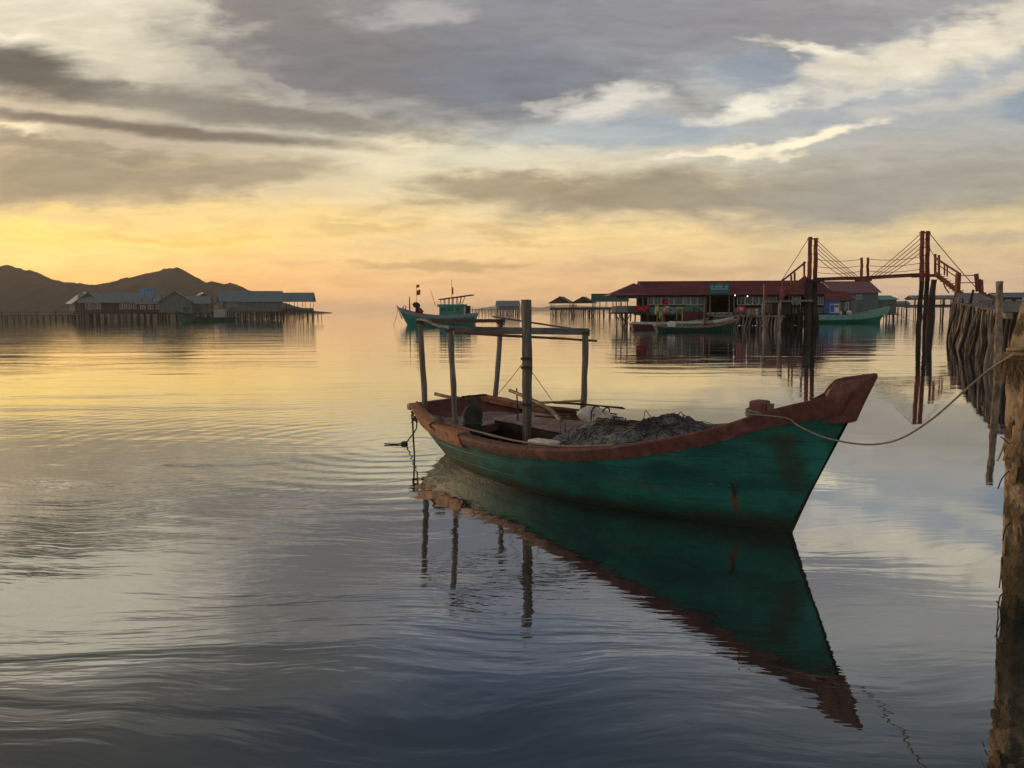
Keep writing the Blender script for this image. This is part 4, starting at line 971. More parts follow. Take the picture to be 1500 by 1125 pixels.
# red cloths, lantern and boxes
def drape(a, b, ln, amp, n=16, k=8, thick=.03):
    a = Vector(a); b = Vector(b); rows = []
    for i in range(n + 1):
        u = i / n; p = a.lerp(b, u); rows.append([p + V(amp * .4 * math.sin(u * 7 + j), amp * math.sin(u * 11 + j * .35), -ln * (1 + .25 * math.sin(u * 5 + 1)) * j / k) for j in range(k + 1)])
    h_ = MB(); h_.grid(rows); return h_
def cloth(label, a, b, ln, m, name='cloth', cat='cloth', amp=.05, group=None):
    o = one(name, label, cat, drape(a, b, ln, amp), m, group, smooth=True, ang=90); o.modifiers.new('thick', 'SOLIDIFY').thickness = .03; return o
cloth('red cloth hung over the left end of the slate pavilion rail', rp(932.5, 446.5, YR - .25), rp(941, 450, YR - .25), .62, redcloth)
cloth('red cloth hung over the right end of the slate pavilion rail', rp(941.5, 447.5, YR - .3), rp(950.5, 446.5, YR - .3), .66, redcloth)
h = MB(); h.blob(rp(975.5, 441.5, YR - .35), .34, .3, .36, 14, 10, .1, 2, 1); one('red_lantern', 'round red lantern hanging before the restaurant windows', 'lantern', h, redcloth, smooth=True)

# mauve roofed house and grey hut at the right of the restaurant
gable_house('waterside_house', 'grey green house with a mauve tin roof right of the restaurant', 'house', tuple(at(1238, 455, 142).xy) + (0,), R(6), 8.2, 7, 1.3, 5.2, 7.0, greywall, mauveroof, nst=(6, 3), over=.4, wins=[(.5, 1.1, 3.9, 4.6), (-3.2, .9, 1.8, 3.6), (-1.4, .9, 1.8, 3.4)])
gable_house('waterside_shed', 'small grey shed with a pale green flat roof at the right end', 'shed', tuple(at(1283, 455, 146).xy) + (0,), R(6), 4.9, 5, 1.3, 3.9, 4.5, greywall, tealpale, nst=(4, 3), over=.3)
h_o = gable_house('waterside_shed', 'dark open lean-to between the restaurant and the mauve roofed house', 'shed', tuple(at(1215, 455, 128).xy) + (0,), R(6), 4.5, 5, 1.4, 3.7, 4.9, brownwall, redroof, nst=(4, 3), over=.4, openfront=True, rail_h=.5)
jetty('jetty', 'thin landing stage beyond the bow of the moored green boat', at(1292, 460, 175), at(1331, 460, 178), 2.9, 2.9, 1.6, 3, False)
gable_house('stilt_hut', 'pale far hut seen beyond the landing stage on the right', 'hut', tuple(at(1316, 452, 420).xy) + (0,), R(0), 9, 6, 3.3, 4.8, 6.0, bluewall, bluetin, nst=(4, 2), over=.3)
# ------------------------------------------------------------------ boats
def boat_hull(o, L, B, z0, zb, zst, hm_, sm_, dm, band=.28, rake=.9, tr=.6, n=30, deck_drop=.25, kd=-.35):
    """local: bow at +x. z0 lowest sheer, zb extra at the bow, zst extra at the stern"""
    def st_(u):
        x = -L / 2 + L * u
        t = max(0, (u - .42) / .58); s_ = max(0, (.42 - u) / .42)
        b = B / 2 * (1 - t ** 2.4) * (1 - (1 - tr) * s_ ** 2)
        return x, max(b, .02), z0 + zb * t ** 2.2 + zst * s_ ** 2
    def pt(u, k, side, off=0.0):
        x, b, z = st_(u); t = max(0, (u - .42) / .58)
        zz = kd + (z - kd) * k
        w_ = b * (k ** (.42 + .35 * t)) if k > 0 else 0
        xx = x - rake * (1 - zz / (z0 + zb)) * max(0, (u - .55) / .45) ** 2 + (.25 * (1 - zz / z0) if u < .12 else 0) * (1 - u / .12)
        return V(xx, side * (w_ + off), zz)
    kb = 1 - band; KS = [0, .12, .25, .4, .55, .7]; KS = [k for k in KS if k < kb - .03] + [kb]
    h = MB()
    for side in (1, -1): h.grid([[pt(i / n, k, side) for k in KS] for i in range(n + 1)])
    h.grid([[pt(0, k, 1) for k in KS], [pt(0, k, -1) for k in KS]]); h.build('hull', hm_, o, smooth=True, ang=50)
    h = MB()
    for side in (1, -1):
        h.grid([[pt(i / n, kb, side), pt(i / n, kb, side, .04), pt(i / n, (kb + 1) / 2, side, .05), pt(i / n, 1, side, .04) , pt(i / n, 1, side, -.10) + V(0, 0, .01), pt(i / n, 1 - .06, side, -.10)] for i in range(n + 1)])
    x, b, z = st_(0); h.box(V(-L / 2 - .02, 0, z - (z * band) / 2 + .02), .10, 2 * b, z * band)
    h.build('sheer_band', sm_, o, smooth=True, ang=50)
    h = MB(); h.grid([[V(st_(i / n)[0], s_ * max(.02, st_(i / n)[1] - .09), st_(i / n)[2] - deck_drop) for s_ in (-1, -.5, 0, .5, 1)] for i in range(n)]); h.build('deck', dm, o)
    x, b, z = st_(1); h = MB(); h.slab([V(x - rake * .55, -.05, z * .35), V(x - .05, -.05, z - .2), V(x - .10, -.05, z + .16), V(x + .10, -.05, z + .20), V(x + .05, -.05, z - .05), V(x - rake * .55 + .2, -.05, z * .35)], V(0, .10, 0)); h.build('stem', sm_ if band > .3 else hm_, o)
    return st_
def boatroot(label, pxb, pxs, Y, heading_deg, name='moored_boat'):
    c = at((pxb + pxs) / 2, 460, Y); return thing(name, label, 'boat', (c.x, c.y, 0), R(heading_deg), None, True)
def cabin(o, x0_, x1_, w0, z0_, z1_, m, rm, ov=.15, wins=0, wm2=None, name='cabin'):
    h = MB(); h.box(V((x0_ + x1_) / 2, 0, (z0_ + z1_) / 2), x1_ - x0_, w0, z1_ - z0_); cb = h.build(name, m, o, bevel=.05)
    h = MB(); h.box(V((x0_ + x1_) / 2, 0, z1_ + .055), x1_ - x0_ + 2 * ov, w0 + 2 * ov, .10); h.build('cabin_roof', rm, o, bevel=.03)
    for i in range(wins):
        for s_ in (-1, 1):
            h = MB(); wx = x0_ + (x1_ - x0_) * (i + .5) / wins; h.box(V(wx, s_ * (w0 / 2 + .012), z0_ + (z1_ - z0_) * .66), (x1_ - x0_) / wins * .62, .03, (z1_ - z0_) * .34); h.build('window', wm2 or glassm, cb)
    return cb
def mastline(o, x, y, z0_, z1_, r=.05, m=piled, lean=0.0, name='mast'):
    h = MB(); h.tube([V(x, y, z0_), V(x + lean, y, z1_)], [r, r * .6], 7); return h.build(name, m, o)
def flag(o, x, y, z, ln, ht, m, d=1):
    h = MB(); h.grid([[V(x + d * ln * i / 8, y + .08 * math.sin(i * .9), z - .25 * ln * (i / 8) ** 1.5 - ht * j / 4) for j in range(5)] for i in range(9)]); return h.build('flag', m, o, smooth=True, ang=90)

# boat with the wheelhouse, middle distance
YB = 126.0
fb = boatroot('teal fishing boat with wheelhouse, open awning and flags, anchored in mid bay', 582, 697, YB, 172)
boat_hull(fb, 12.9, 3.4, 1.55, 1.35, .35, teal, tealgrey, tanrail, .26, 1.6, .75)
cabin(fb, -4.4, -.7, 2.3, 1.5, 2.95, teal, teal, .12, 3, mat('teal_dark_window', C(.006, .05, .045), C(.01, .07, .06), 2, rough=.3))
h = MB(); h.box(V(-2.6, 0, 3.06), 4.3, 2.7, .38); h.build('cabin_top', teal, fb, bevel=.05)
h = MB(); h.slab([V(-5.9, -1.3, 4.62), V(-.6, -1.3, 3.95), V(-.6, 1.3, 3.95), V(-5.9, 1.3, 4.62)], V(0, 0, .14)); h.build('awning', mat('awning_grey', C(.13, .13, .115), C(.09, .09, .08), 2, rough=.8), fb)
for i in range(6):
    x = -4.4 + i * .68
    for s_ in (-1, 1):
        h = MB(); h.beam(V(x + (.5 if i < 1 else 0), s_ * 1.15, 3.2), V(x, s_ * 1.15, 4.62 - (x + 5.9) * .126), .09); h.build('awning_post', piled, fb)
mastline(fb, -2.55, 0, 3.2, 7.2, .05); flag(fb, -2.55, 0, 5.9, -.25, 1.1, redcloth)
mastline(fb, .1, .3, 3.0, 5.6, .04, lean=.75, name='pole')
mastline(fb, 4.4, 0, 2.0, 4.5, .12, rubber); mastline(fb, 3.2, .1, 2.0, 6.4, .035, paleframe if False else piled)
flag(fb, 3.2, .1, 6.35, -.5, .45, redcloth); flag(fb, 3.2, .1, 5.5, -.65, .8, redcloth)
h = MB(); h.blob(V(3.3, 0, 3.2), .62, .5, .42, 16, 10, .25, 2, 3); h.build('net_roll', rubber, fb, smooth=True)
h = MB(); h.box(V(3.1, 0, 2.5), .5, .9, 1.0); h.build('winch', rubber, fb)
h = MB(); h.blob(V(2.9, -.3, 2.15), .65, .6, .55, 14, 10, .2, 2, 5); h.build('red_buoy_heap', redcloth, fb, smooth=True)
for x, z in ((5.4, 2.6), (5.0, 2.5)):
    h = MB(); h.beam(V(x, .3, 2.0), V(x, .3, z + .3), .16); h.build('bollard', piled, fb)
h = MB(); h.tube([V(5.3 + .3 * math.cos(a), -.4, 2.75 + .3 * math.sin(a)) for a in [PI * i / 10 for i in range(11)]], .05, 6); h.build('ring', redcloth, fb)
h = MB(); h.box(V(-5.2, .5, 2.35), .7, 1.0, 1.3); h.build('engine_box', rubber, fb, bevel=.05)
rope1('anchor_line', 'thin anchor line from the bow of the teal boat into the bay', 'rope', [at(583, 450, YB), at(581, 463, YB + .5), at(576, 476.8, YB + 1)], .03, steelc)

# green boat under the bridge
gb = boatroot('long green boat with pale stripe and blue wheelhouse moored behind the left bridge tower', 1163, 1307, 124, 4)
boat_hull(gb, 15.6, 3.4, 1.25, 1.45, .15, mat('bright_green_hull', C(.010, .15, .090), C(.008, .11, .07), 1.2, (1, 1, 2), .5, .005, 6), tealpale, tanrail, .48, 2.0, .7)
cabin(gb, -5.2, -1.3, 2.2, 1.2, 3.3, bluep, mat('roof_teal', C(.05, .20, .17), C(.04, .15, .13), 2, rough=.6), .15)
h = MB(); h.box(V(-2.0, -1.13, 2.3), 1.5, .05, 1.4); h.build('cabin_door', whitep, gb)
h = MB(); h.box(V(-2.35, -1.17, 2.3), .65, .04, 1.15); h.build('door_panel', bluep, gb)
for x in (-1.78, -1.48):
    h = MB(); h.box(V(x, -1.17, 2.62), .22, .04, .3); h.build('window', darkopen, gb)
h = MB(); h.blob(V(.7, -.5, 1.55), .42, .4, .42, 14, 10, .1, 2, 1); h.build('white_drum', whitep, gb, smooth=True)
h = MB(); h.blob(V(-.75, -.5, 1.5), .34, .34, .42, 14, 10, .1, 2, 2); h.build('white_drum', whitep, gb, smooth=True)
for x, z1_ in ((.2, 3.6), (1.3, 3.3), (2.8, 2.9), (4.0, 3.0)): mastline(gb, x, .4, 1.3, z1_, .05, piled, .1, 'pole')
h = MB(); h.slab([V(7.2, -.09, 2.35), V(7.3, -.09, 2.65), V(8.15, -.09, 3.15), V(7.95, -.09, 2.75), V(7.6, -.09, 2.3)], V(0, .18, 0)); h.build('stem_head', mat('brown_stem', C(.10, .04, .03), C(.07, .03, .025), 3, rough=.7), gb)
h = MB(); h.box(V(-4.3, 0, 3.62), 1.6, 1.4, .45); h.build('roof_locker', bluep, gb, bevel=.04)
rope1('mooring_rope', 'thin far rope from the green boat bow to the dark bridge pile', 'rope', [at(1306, 453, 122), at(1322, 464, 112), at(1341, 472, 100)], .03, steelc)

# small green boat by the left houses
lb = boatroot('small dark green boat with a white cabin below the left houses', 258, 346, 190, 186)
boat_hull(lb, 14.2, 3.0, .95, 1.7, .1, mat('deep_green_hull', C(.008, .085, .045), C(.006, .06, .032), 1.2, rough=.5), greend, tanrail, .3, 1.5, .7)
cabin(lb, -4.6, -2.0, 1.9, .9, 2.7, mat('old_white_cabin', C(.30, .27, .25), C(.22, .20, .19), 2, rough=.7), whitep, .1)
h = MB(); h.blob(V(-2.7, 0, 3.25), .8, .7, .6, 14, 10, .3, 2, 5); h.build('bundle', mat('pink_bundle', C(.34, .20, .18), C(.25, .13, .12), 3, rough=.8), lb, smooth=True)
for x, z1_ in ((-.4, 4.4), (-1.6, 4.2), (.9, 3.8)): mastline(lb, x, .2, 1.0, z1_, .05, piled, .1, 'pole')
h = MB(); h.tube([V(-.3, .2, 3.6), V(-1.6, .2, 3.3)], .05, 6); h.build('boom', piled, lb)
for x in (4.2, 4.8): mastline(lb, x, 0, 1.6, 3.3, .05, piled, .1, 'pole')
h = MB(); h.blob(V(4.0, .2, 3.2), .4, .25, .22, 10, 8, .2, 2, 2); h.blob(V(4.9, .2, 3.1), .35, .25, .25, 10, 8, .2, 2, 3); h.build('lamp_cluster', rubber, lb, smooth=True)

# boats alongside the restaurant
mb = boatroot('maroon boat with a white rail and green tarpaulin beside the restaurant', 1034, 929, 93, 7)
boat_hull(mb, 9.6, 2.4, .75, .55, .1, maroon, whitep, tanrail, .22, .8, .7)
h = MB(); h.grid([[V(-1.0 + 4.4 * i / 12, -1.0 + 2.0 * j / 6, 2.15 + .30 * math.sin(PI * j / 6) + .12 * math.sin(i * .8) + .22 * i / 12) for j in range(7)] for i in range(13)]); tpo = h.build('tarpaulin', greentarp, mb, smooth=True, ang=90); tpo.modifiers.new('thick', 'SOLIDIFY').thickness = .04
for x in (-1.0, 1.2, 3.3):
    for y in (-1, 1):
        h = MB(); h.beam(V(x, y, .7), V(x, y, 2.3), .08); h.build('post', piled, mb)
h = MB(); h.slab([V(1.1, -.9, .75), V(4.3, -.55, 1.15), V(4.3, -.55, 2.0), V(1.1, -.9, 2.0)], V(0, .06, 0)); h.build('side_screen', maroon, mb)
gb2 = boatroot('second green hulled boat with a white rail between the maroon boat and the jetty', 1076, 985, 88.5, 8)
boat_hull(gb2, 7.4, 2.0, .85, .60, .05, teal, whitep, tanrail, .16, .8, .6)
db = boatroot('long dark green boat with a pale wooden rail in front of the restaurant', 1082, 962, 80.5, 7)
st_ = boat_hull(db, 9.0, 2.2, .55, .85, .2, greend, tanrail, tanrail, .22, 1.0, .6)
for x in (-4.0, -1.9):
    for y in (-.85, .85):
        h = MB(); h.beam(V(x, y, .5), V(x, y, 2.35), .07); h.build('post', tanrail, db)
h = MB(); h.beam(V(-4.1, -.85, 2.35), V(-1.8, -.85, 2.35), .07); h.beam(V(-4.1, .85, 2.35), V(-1.8, .85, 2.35), .07); h.beam(V(-4.0, -.92, 2.42), V(-4.0, .92, 2.42), .07); h.beam(V(-1.9, -.92, 2.42), V(-1.9, .92, 2.42), .07); h.build('canopy_frame', tanrail, db)
h = MB(); h.beam(V(.6, -.4, .4), V(.6, -.4, 2.7), .17); h.build('mast', darkw, db)
h = MB(); h.box(V(-3.1, -1.0, .75), .8, .06, .5); h.build('cream_panel', whitep, db)
h = MB(); h.blob(V(1.0, 0, .85), .7, .5, .25, 14, 8, .3, 2, 2); h.build('net_bundle', tanrail, db, smooth=True)
yl = mat('lime_cloth', C(.42, .50, .14), C(.33, .40, .10), 3, rough=.85)
pk = mat('red_white_cloth', C(.45, .06, .06), C(.50, .40, .38), 3.5, rough=.85, lo=.48, hi=.52)
cloth('lime shirt hung on the pale frame of the dark green boat', at(959.5, 448.5, 80.3), at(964.5, 447.5, 80.3), .68, yl, 'shirt', 'clothes')
cloth('pale green cloth hung low beside the lime shirt', at(966, 454, 80.2), at(970.5, 454, 80.2), .72, mat('pale_green_cloth', C(.20, .36, .22), C(.14, .26, .16), 3, rough=.85), 'cloth', 'clothes')
cloth('red and white shirt hung between the green boat posts', at(972, 448.5, 80.4), at(979.5, 448.5, 80.4), .66, pk, 'shirt', 'clothes')
cloth('grey shirt at the right of the hanging clothes', at(984, 451, 80.5), at(991, 452, 80.5), .5, mat('grey_cloth', C(.20, .22, .22), C(.13, .14, .15), 3, rough=.85), 'shirt', 'clothes')

# ------------------------------------------------------------------ landing stage before the restaurant
ls = thing('landing_stage', 'crooked wooden landing stage on close set poles below the restaurant', 'jetty', (at(1120, 480, 86).x, 86, 0))
zL = at(1110, 463, 86).z
h = MB(); h.slab([at(1046, 464.5, 91), at(1150, 464.5, 84), V(at(1150, 464, 84).x + .4, 87.5, zL + .02), V(at(1046, 464, 91).x, 94, zL + .02)], V(0, 0, .14)); h.build('deck', deckgrey, ls)
for i in range(46):
    t = i / 45; p = at(1047, 464, 91).lerp(at(1150, 464, 84), t); row = i % 2
    e = V(p.x, p.y + .2 + row * 1.5, zL - .03 + (U(.1, .5) if rnd() < .2 else 0))
    pile(V(e.x - U(.1, .7), e.y + U(-.3, .3), -.8), e, .085 * U(.8, 1.3), i + 900, 6, .35, 7).build('pile', pilem if row == 0 else piled, ls, smooth=True)
h = MB(); h.tube([at(1076, 456, 88.5), at(1110, 456, 86.5), at(1124, 457, 85.5)], .04, 6); h.build('handrail', greyw, ls)
for px in (1078, 1092, 1106, 1120):
    h = MB(); h.beam(at(px, 464, 88.6 - (px - 1076) * .06), at(px, 455.5, 88.6 - (px - 1076) * .06), .08); h.build('rail_post', greyw, ls)
h = MB(); h.box(at(1086, 453, 88) , .78, .5, .62); rb_ = one('red_crate', 'red crate with white markings on the landing stage rail', 'crate', h, redcloth, bevel=.02)
h = MB(); c = at(1086, 453, 87.73)
for dx_, dz_, w_, hh in ((-.14, .05, .1, .3), (.02, -.02, .08, .34), (.15, .12, .16, .08), (.16, -.08, .1, .1)): h.box(c + V(dx_, 0, dz_), w_, .02, hh)
ORG[rb_.name] = Vector(rb_.location); h.build('marking', whitep, rb_)
for i, (px, m, lbl) in enumerate(((1097, tanrail, 'tan sack on the landing stage right of the red crate'), (1103, mat('orange_sack', C(.36, .15, .07), C(.25, .10, .05), 3, rough=.85), 'orange sack on the landing stage between tan and white sacks'), (1108, whitep, 'white sack on the landing stage near the red stair post'))):
    h = MB(); p = at(px, 458, 87); h.blob(p, .24, .22, .42, 12, 8, .2, 2, i); one('sack', lbl, 'sack', h, m, smooth=True)
# water tank box hanging in the stair frame
# ------------------------------------------------------------------ the red footbridge
YL, YT = 88.0, 82.0
br = thing('footbridge', 'tall red timber cable footbridge with two towers of paired posts and stairs', 'footbridge', (at(1270, 480, 86).x, 86, 0))
def bpost(name, a, b, r, m, seed, n=9, wob=.12):
    h = MB(); a = Vector(a); b = Vector(b); pts = [a.lerp(b, i / 8) + V(U(-.04, .04), U(-.04, .04), 0) for i in range(9)]
    h.tube(pts, [r * (1.05 - .15 * i / 8) for i in range(9)], n, True, wob, seed); return h.build(name, m, br, smooth=True)
TW = {'l0': (1187.5, 347, 1185, YL), 'l1': (1194.8, 348.5, 1194, YL + 1.6), 'r0': (1350.8, 338, 1350.5, YT), 'r1': (1358.6, 338.5, 1358, YT + 1.4)}
for k_, (pxt, pyt, pxd, Yt) in TW.items():
    bpost('tower_post', at(pxd, 412, Yt), at(pxt, pyt, Yt), .235, redwood, hash(k_) % 9 if False else len(k_) + pxt % 7)
    for py_ in ((360, 372, 384, 396) if k_[0] == 'l' else (350, 362, 374, 386, 398)):
        c = at(pxd + (pxt - pxd) * (412 - py_) / (412 - pyt), py_, Yt); h = MB(); h.tube([c + V(.235 * math.cos(a), .235 * math.sin(a), .03 * math.sin(a * 2)) for a in [2 * PI * i / 12 for i in range(13)]], .035, 5); h.build('cable_lashing', steelc, br)
for (pxa, pxb, Yt, r) in ((1184, 1182.8, YL, .40), (1193.5, 1192.0, YL + 1.6, .36), (1345.5, 1350, YT, .26), (1356, 1358, YT + 1.4, .26)):
    zt_ = at(pxb, 411, Yt); wlp = at(pxa, 480, Yt)
    bpost('tower_pile', V(wlp.x, Yt, -1.0), V(zt_.x, Yt, zt_.z), r, piled, pxa % 11, 10, .18)
h = MB(); h.beam(at(1178, 411.5, YL + .8), at(1201, 411.5, YL + .8), 2.6, .28); h.build('tower_platform', piled, br)
h = MB(); h.beam(at(1342, 404.5, YT + .7), at(1370, 403.5, YT + .7), 2.0, .26); h.build('tower_platform', redwood, br)
for a, b in (((1183, 350), (1199, 350)), ((1347, 341), (1363, 341))):
    Yb = YL + .8 if a[0] < 1300 else YT + .7; h = MB(); h.beam(at(*a, Yb), at(*b, Yb), .14, .14); h.build('cross_bar', redwood, br)
dk = spline([at(1196, 409.5, YL + .8), at(1235, 408, 87), at(1266, 407.5, 85.8), at(1305, 405, 84.2), at(1352, 402.5, YT + .7)], 8)
for s_ in (-.55, .55):
    h = MB()
    for i in range(len(dk) - 1): h.beam(dk[i] + V(0, s_, 0), dk[i + 1] + V(0, s_, 0), .18, .33)
    h.build('deck_bearer', redwood, br)
h = MB()
for i in range(len(dk) - 1): h.beam(dk[i] + V(0, 0, .15), dk[i + 1] + V(0, 0, .15), 1.3, .06)
h.build('deck', redwood, br)
h = MB(); h.beam(at(1256, 409.5, 85.8), at(1273, 409.5, 85.8), 1.4, .34); h.build('deck_joint', redwood, br)
for px, Yt in ((1262.2, 85.3), (1271.2, 86.4)): bpost('hand_post', at(px, 410, Yt), at(px, 377.5, Yt), .155, redwood, px % 5, 8)
def cable(a, b, r=.035, sag=.0, n=8):
    a = Vector(a); b = Vector(b); h = MB(); h.tube([a.lerp(b, i / n) - Z * sag * 4 * (i / n) * (1 - i / n) for i in range(n + 1)], r, 5); return h.build('cable', steelc, br)
for i, (py_, px2) in enumerate(((352, 1256), (358, 1252), (364, 1247), (370, 1242), (377, 1234))): cable(at(1197 - (py_ - 352) * .01, py_, YL + .3), at(px2, 404.8, 86), .036, .12)
for i, (py_, px2) in enumerate(((343, 1276), (350, 1281), (357, 1286), (364, 1292), (370, 1299))): cable(at(1348, py_, YT + .3), at(px2, 404.3, 85.5), .036, .12)
for py0, py1, py2 in ((380, 379.5, 376), (390.5, 389, 385), (399, 397, 394)):
    for Yo in (0, 1.3):
        cable(at(1196, py0, YL + Yo), at(1262, py1, 85.3 + Yo), .028, .22); cable(at(1271, py1, 85.3 + Yo), at(1350, py2, YT + Yo), .028, .22)
cable(at(1184.5, 349, YL), at(1144, 412, YL + 2), .036, .05); cable(at(1361, 341, YT + .5), at(1432, 424, 74), .04, .1); cable(at(1360, 360, YT + .5), at(1370, 378, YT), .03, .02)
# left stair and landing
def beam_px(name, a, b, Ya, Yb, w, hgt, m=redwood):
    h = MB(); h.beam(at(*a, Ya), at(*b, Yb), w, hgt); return h.build(name, m, br)
for Yo in (-.1, 1.5):
    beam_px('stair_stringer', (1181, 406), (1146, 433), YL + Yo, YL + Yo - .6, .13, .46); beam_px('stair_rail', (1180, 384), (1145, 412), YL + Yo, YL + Yo - .6, .13, .18)
    for a, b in (((1178, 406), (1178, 383)), ((1164, 416), (1164, 399)), ((1159, 420), (1159, 403)), ((1147, 431), (1147, 411))): beam_px('stair_post', a, b, YL + Yo - .2, YL + Yo - .2, .17, .17)
for i in range(9):
    t = i / 8; c = at(1180, 406.5, YL + .7).lerp(at(1147, 432, YL + .2), t); h = MB(); h.box(c, .34, 1.5, .06); h.build('tread', redwood, br)
for Yo in (-.4, 1.3):
    beam_px('landing_rail', (1145, 417), (1120, 417), YL + Yo - .5, YL + Yo - 2, .13, .17); beam_px('landing_rail', (1145, 428), (1120, 428), YL + Yo - .5, YL + Yo - 2, .10, .10)
    for px in (1120.5, 1146): beam_px('landing_post', (px, 445), (px, 416), YL + Yo - 1, YL + Yo - 1, .28, .28)
h = MB(); h.slab([at(1116, 443.5, YL - 2.4), at(1190, 441.5, YL - 2.4), at(1190, 441.5, YL + 1), at(1116, 443.5, YL + 1)], V(0, 0, .2)); h.build('landing', deckgrey, br)
h = MB(); h.box(V(at(1140, 451, YL - .8).x, YL - .8, at(1140, 451, YL - .8).z), 2.1, 2.0, 1.2); h.build('landing_box', darkw, br)
for i in range(14):
    px = 1118 + i * 5.2; p = at(px, 445, YL - .6 + (i % 3) * .8)
    pile(V(p.x + U(-.3, .3), p.y + U(-.2, .2), -.8), V(p.x, p.y, p.z), .14 * U(.7, 1.3), i + 1200, 7, .35, 7).build('landing_pile', piled, br, smooth=True)
# right stair and landing
for Yo in (-.2, 1.2):
    beam_px('stair_stringer', (1370, 401), (1410, 432), YT + Yo - 1, 75.5 + Yo, .12, .46); beam_px('stair_rail', (1370, 378), (1406, 401), YT + Yo - 1, 75.9 + Yo, .12, .16); beam_px('stair_rail', (1371, 386), (1406, 409), YT + Yo - 1, 75.9 + Yo, .07, .07)
for px, pa_, pb_, Yt, w_ in ((1370, 403, 372, YT - 1, .18), (1375.3, 405, 373.5, YT + .3, .18), (1383.5, 403, 387, 79.6, .11), (1387.5, 405, 389, 80.8, .11)): beam_px('stair_post', (px, pa_), (px, pb_), Yt, Yt, w_, w_)
for i in range(9):
    t = i / 8; c = at(1372, 402, YT - .4).lerp(at(1408, 430, 76.2), t); h = MB(); h.box(c, .36, 1.5, .06); h.build('tread', redwood, br)
for a, b, Yt, w_ in (((1401.5, 441), (1404, 400), 75.2, .36), ((1432.5, 427), (1430, 401), 76, .29), ((1438, 441), (1436.5, 410), 74, .31), ((1437, 430), (1434, 409), 75.2, .26)): beam_px('landing_post', a, b, Yt, Yt, w_, w_)
beam_px('landing_rail', (1405, 403.5), (1431, 403.5), 75.2, 76, .08, .08); beam_px('landing_rail', (1405, 414.5), (1431, 413.5), 75.2, 76, .08, .08); beam_px('landing_rail', (1431, 406), (1437, 416), 76, 74, .08, .08); beam_px('landing_rail', (1431, 416), (1437, 425), 76, 74, .08, .08)
beam_px('tie_bar', (1437, 430.5), (1444, 430.5), 75, 75, .16, .3)
rope1('hanging_rope', 'short frayed rope hanging below the right bridge stair', 'rope', [at(1381.5, 410, 79.5), at(1384, 420, 79), at(1390, 429, 78.5)], .06, redwood)

# ------------------------------------------------------------------ free standing piles
def pole_thing(name, label, pxt, pyt, pxb, Y, r, m, seed, bend=.15, k=14, n=10):
    t_ = at(pxt, pyt, Y); b_ = at(pxb, 480, Y); h = pile(V(b_.x, Y, -1.0), t_, r, seed, n, bend, k); return one(name, label, 'pile', h, m, smooth=True)
pole_thing('mooring_pile', 'thick dark pile standing beside the right bridge tower', 1368.5, 409.5, 1361, 70, .28, piled, 3)
pole_thing('mooring_pile', 'thin pale pole in front of the red stair landing', 1119, 443, 1116, 66, .13, pilem, 11, .4)
pole_thing('mooring_pile', 'thin pale pole standing just left of the dark left tower', 1143, 432, 1141.5, 66, .13, pilem, 19, .12)
h = MB(); h.beam(at(1122, 441, 66), at(1184, 441, 67), .12, .12); one('pole_rail', 'long grey pole lying level across the two thin pale poles', 'pole', h, greyw)
wp = pole_thing('mooring_pile', 'scaly weathered pole rising above the pier edge beside the near post', 1464, 412, 1467.5, 23, .108, mat('scaly_bark', C(.30, .235, .165), C(.13, .095, .065), 7, (1, 1, .6), .95, .03, 16, C(.40, .30, .19)), 23, .08, 30, 12)

# ------------------------------------------------------------------ the right hand pier
pr = thing('pier', 'weathered timber pier on crowded crooked poles at the right', 'pier', (31.8, 57, 0))
def pier_edge(t, off=0.0):     # t = 0 far end, 1 near
    a = V(31.9, 57.0, 2.62); b = V(16.6, 26.5, 2.06); d = (b - a); p = a + d * t; nn = V(.88, -.475, 0)
    return p + nn * off
NP = 64
h = MB()
for i in range(150):
    t0_, t1_ = i / 150, (i + .93) / 150; j = U(-.12, .10); dz_ = U(-.012, .012)
    h.slab([pier_edge(t0_, -.08 + j) + Z * dz_, pier_edge(t1_, -.08 + j) + Z * dz_, pier_edge(t1_, 3.4) + Z * dz_, pier_edge(t0_, 3.4) + Z * dz_], V(0, 0, .05))
h.build('deck_planks', deckgrey, pr)
for off in (.12, 1.7, 3.2):
    h = MB(); h.beam(pier_edge(0, off) - Z * .12, pier_edge(1, off) - Z * .12, .18, .20); h.build('bearer', pilem, pr)
for i in range(66):
    t = (i + U(0, .6)) / 66; off = (.0, .15, .9)[i % 3] + U(-.08, .08)
    p = pier_edge(t, off); r = U(.06, .105); hi = U(-.06, .05) if rnd() < .8 else U(.1, .4)
    ln = U(-.5, .15)
    pile(V(p.x + ln * .8 - .02, p.y - ln * .5 + U(-.55, .55), -.9), V(p.x, p.y, p.z + hi - .02), r, i + 2000, 9, .30, 14).build('pile', pilem if i % 4 else piled, pr, smooth=True)
for i in range(34):
    t = (i + U(0, .6)) / 34; off = U(1.8, 3.3)
    p = pier_edge(t, off); pile(V(p.x + U(-.3, .3), p.y + U(-.3, .3), -.9), V(p.x, p.y, p.z - .05), U(.09, .14), i + 2300, 7, .3, 7).build('pile', piled, pr, smooth=True)
h = MB(); h.tube([at(1419, 452, 45), at(1426, 424.5, 45)], [.10, .07], 8); h.build('leaning_post', piled, pr)
